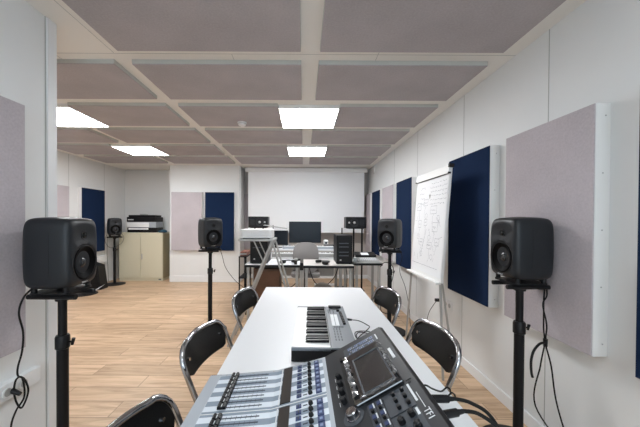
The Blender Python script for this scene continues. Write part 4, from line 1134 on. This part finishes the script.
t = thing('desk_clock', 'small white round gadget on the upper tier right of the monitor', 'gadget', (0.40, 5.18, 0.825))
MB().lathe([(0, 0), (0.035, 0), (0.04, 0.03), (0.045, 0.11), (0.03, 0.13), (0, 0.132)], 20).build('housing', M_white, t, smooth=True)
MB().lathe([(0, 0), (0.02, 0), (0.02, 0.006), (0, 0.008)], 16, Matrix.Translation((0, -0.040, 0.08)) @ Matrix.Rotation(R(90), 4, 'X')).build('dial', M_inkdk, t)

# grey swivel chair
t = thing('swivel_chair', 'warm grey office chair pushed up to the studio desk', 'chair', (0.035, 4.42, 0), 0)
n = 12; mb = MB(); G = [[], []]
for k, off in enumerate((0, 0.05)):
    for iu in range(n+1):
        u = -1+2*iu/n; col = []
        for iv in range(n+1):
            v = -1+2*iv/n
            l = (abs(u)**3.2+abs(v)**3.2)**(1/3.2); mxx = max(abs(u), abs(v)); s_ = mxx/l if l > 0 else 1
            col.append(mb.bm.verts.new((u*s_*0.195, -0.05+off-0.03*(1-u*u)*1 - (0.012 if k == 0 else -0.012)*(1-mxx**4), 0.735+v*s_*0.235)))
        G[k].append(col)
for k in (0, 1):
    for a in range(n):
        for b in range(n): mb.bm.faces.new((G[k][a][b], G[k][a+1][b], G[k][a+1][b+1], G[k][a][b+1]))
for a in range(n):
    for b in (0, n): mb.bm.faces.new((G[0][a][b], G[0][a+1][b], G[1][a+1][b], G[1][a][b])); mb.bm.faces.new((G[0][b][a], G[0][b][a+1], G[1][b][a+1], G[1][b][a]))
mb.build('backrest', M_chairgrey, t, smooth=True)
MB().prism(rrect(-0.22, -0.02, 0.22, 0.40, 0.07), 0.43, 0.49, 'z', Matrix.Translation((0, -0.03, 0))).build('seat', M_chairgrey, t, bev=0.015)
MB().tube([(0, 0.10, 0.42), (0, -0.05, 0.42), (0, -0.075, 0.50), (0, -0.065, 0.60)], 0.015).build('back_arm', M_blackmet, t)
MB().cyl((0, 0.14, 0.09), (0, 0.14, 0.43), 0.025).build('gas_post', M_blackmet, t, smooth=True)
mb = MB(); cs = []
for i in range(5):
    a = 2*PI*i/5+0.3; e_ = (0.26*math.cos(a), 0.14+0.26*math.sin(a)); mb.tube([(0, 0.14, 0.10), (e_[0], e_[1], 0.07)], 0.016); cs.append(e_)
mb.build('star_base', M_blackmet, t)
for e_ in cs: MB().cyl((e_[0]-0.02, e_[1], 0.027), (e_[0]+0.02, e_[1], 0.027), 0.027).build('caster', M_black, t)

# rear monitors on stands
def small_spk(label, x, y, z, flip=1):
    t = thing('studio_monitor', label, 'loudspeaker', (x, y, z), 0, 'black box loudspeakers lying sideways in front of the screen')
    MB().box((-0.185, -0.13, 0), (0.185, 0.13, 0.205)).build('cabinet', M_black, t, bev=0.006)
    mx = Matrix.Translation((flip*0.03, -0.131, 0.10)) @ Matrix.Rotation(R(90), 4, 'X')
    MB().lathe([(0.078, 0), (0.078, 0.006), (0.068, 0.006), (0.055, -0.0), (0.028, -0.008), (0.026, -0.002), (0.0, 0.004)], 32, mx, cap=False).build('woofer_cone', M_spk, t, smooth=True)
    MB().lathe([(0.024, 0), (0.016, 0.010), (0, 0.014)], 20, mx).build('dust_cap', M_alu, t, smooth=True)
    MB().cbox((-flip*0.105, -0.1335, 0.10), (0.075, 0.006, 0.10)).build('tweeter_plate', M_spk, t, bev=0.002)
    MB().lathe([(0.018, 0), (0.012, 0.006), (0, 0.008)], 16, Matrix.Translation((flip*0.125, -0.131, 0.10)) @ Matrix.Rotation(R(90), 4, 'X')).build('level_dial', M_alu, t)
    return t
def pole_stand(label, x, y, h_, poles):
    t = thing('monitor_stand', label, 'speaker stand', (x, y, 0))
    MB().box((-0.16, -0.13, 0), (0.16, 0.13, 0.03)).build('base', M_blackmet, t, bev=0.004)
    for px in poles: MB().cyl((px, 0, 0.03), (px, 0, h_-0.012), 0.016).build('pole', M_blackmet, t, smooth=True)
    MB().box((-0.15, -0.11, h_-0.012), (0.15, 0.11, h_)).build('top_plate', M_blackmet, t)
small_spk('black sideways loudspeaker at the left of the projection screen above the projector', -0.855, 5.55, 1.165, 1)
small_spk('black sideways loudspeaker at the lower right corner of the projection screen', 0.955, 5.40, 1.165, -1)
pole_stand('black stand under the left sideways loudspeaker', -0.855, 5.55, 1.165, (-0.08, 0.08))
pole_stand('black two-pole stand under the right sideways loudspeaker', 0.955, 5.40, 1.165, (-0.02, 0.135))
t = thing('microphone_stand', 'thin black stand between the computer tower and the right sideways loudspeaker', 'stand', (0.745, 5.62, 0))
MB().lathe([(0, 0), (0.10, 0), (0.10, 0.012), (0.03, 0.025), (0, 0.025)], 28).build('base', M_blackmet, t, smooth=True)
MB().cyl((0, 0, 0.02), (0, 0, 1.16), 0.012).build('pole', M_blackmet, t, smooth=True)
# bags and boxes on the floor under the desks
tag(blob(MB(), (0, 0, 0.19), (0.19, 0.14, 0.22), 9, 0.08).build('cloth_bag', M_bag, None, smooth=True, loc=(0.27, 4.10, 0.0)), 'crumpled grey-beige cloth bag under the beige small desk', 'bag')
t = thing('cable_box', 'low reddish box of cables on the floor under the small right desk', 'box', (0.86, 4.08, 0))
MB().box((-0.12, -0.12, 0), (0.12, 0.12, 0.16)).build('body', M_red, t, bev=0.004)
MB().tube(spline([(-0.09, -0.05, 0.17), (0.0, -0.09, 0.20), (0.09, 0.0, 0.18), (0.0, 0.08, 0.20), (-0.08, 0.02, 0.18), (0.03, -0.04, 0.21)], 6), 0.010).build('coiled_wire', M_black, t, smooth=True)
t = thing('wire_shelf', 'narrow black shelf frame at the left of the left small desk', 'shelf', (-0.835, 4.15, 0))
for sx in (-0.045, 0.045):
    for sy in (-0.18, 0.18): MB().cyl((sx, sy, 0), (sx, sy, 0.80), 0.009).build('leg', M_blackmet, t)
for z in (0.25, 0.50, 0.79): MB().box((-0.055, -0.19, z), (0.055, 0.19, z+0.012)).build('shelf_board', M_blackmet, t)
gadget('reddish brown amplifier on the narrow black shelf', 'amplifier', 'amplifier', -0.835, 4.15, 0.802, 0.09, 0.28, 0.06, M_red, M_alu)

# cables hanging behind and between the desks
for n_, (lab, pts) in enumerate((
    ('black cable sagging under the left small desk near the trestle', [(-0.40, 4.28, 0.72), (-0.36, 4.30, 0.45), (-0.22, 4.31, 0.30), (-0.08, 4.30, 0.42), (-0.04, 4.28, 0.66)]),
    ('black cable sagging under the beige small desk', [(0.06, 4.26, 0.68), (0.16, 4.29, 0.40), (0.30, 4.31, 0.32), (0.46, 4.30, 0.46), (0.54, 4.26, 0.70)]),
    ('black cable dropping behind the computer tower to the floor', [(0.53, 4.20, 0.90), (0.60, 4.24, 0.75), (0.645, 4.28, 0.50), (0.64, 4.32, 0.20), (0.60, 4.36, 0.006), (0.30, 4.75, 0.006)]),
    ('grey cable dropping from the left small desk to the floor', [(-0.28, 4.24, 0.70), (-0.25, 4.27, 0.40), (-0.27, 4.30, 0.10), (-0.25, 4.34, 0.006), (-0.60, 4.42, 0.006)]))):
    cable(lab, pts, 0.0055, m=M_greymet if n_ == 3 else M_rubber)
t = thing('power_strip', 'white power strip on the floor between small desks and studio desk', 'power strip', (0.42, 5.75, 0))
MB().box((-0.20, -0.03, 0), (0.20, 0.03, 0.045)).build('body', M_white, t, bev=0.005)
for i in range(5): MB().cyl((-0.14+0.07*i, 0, 0.045), (-0.14+0.07*i, 0, 0.047), 0.02).build('socket', M_greymet, t)
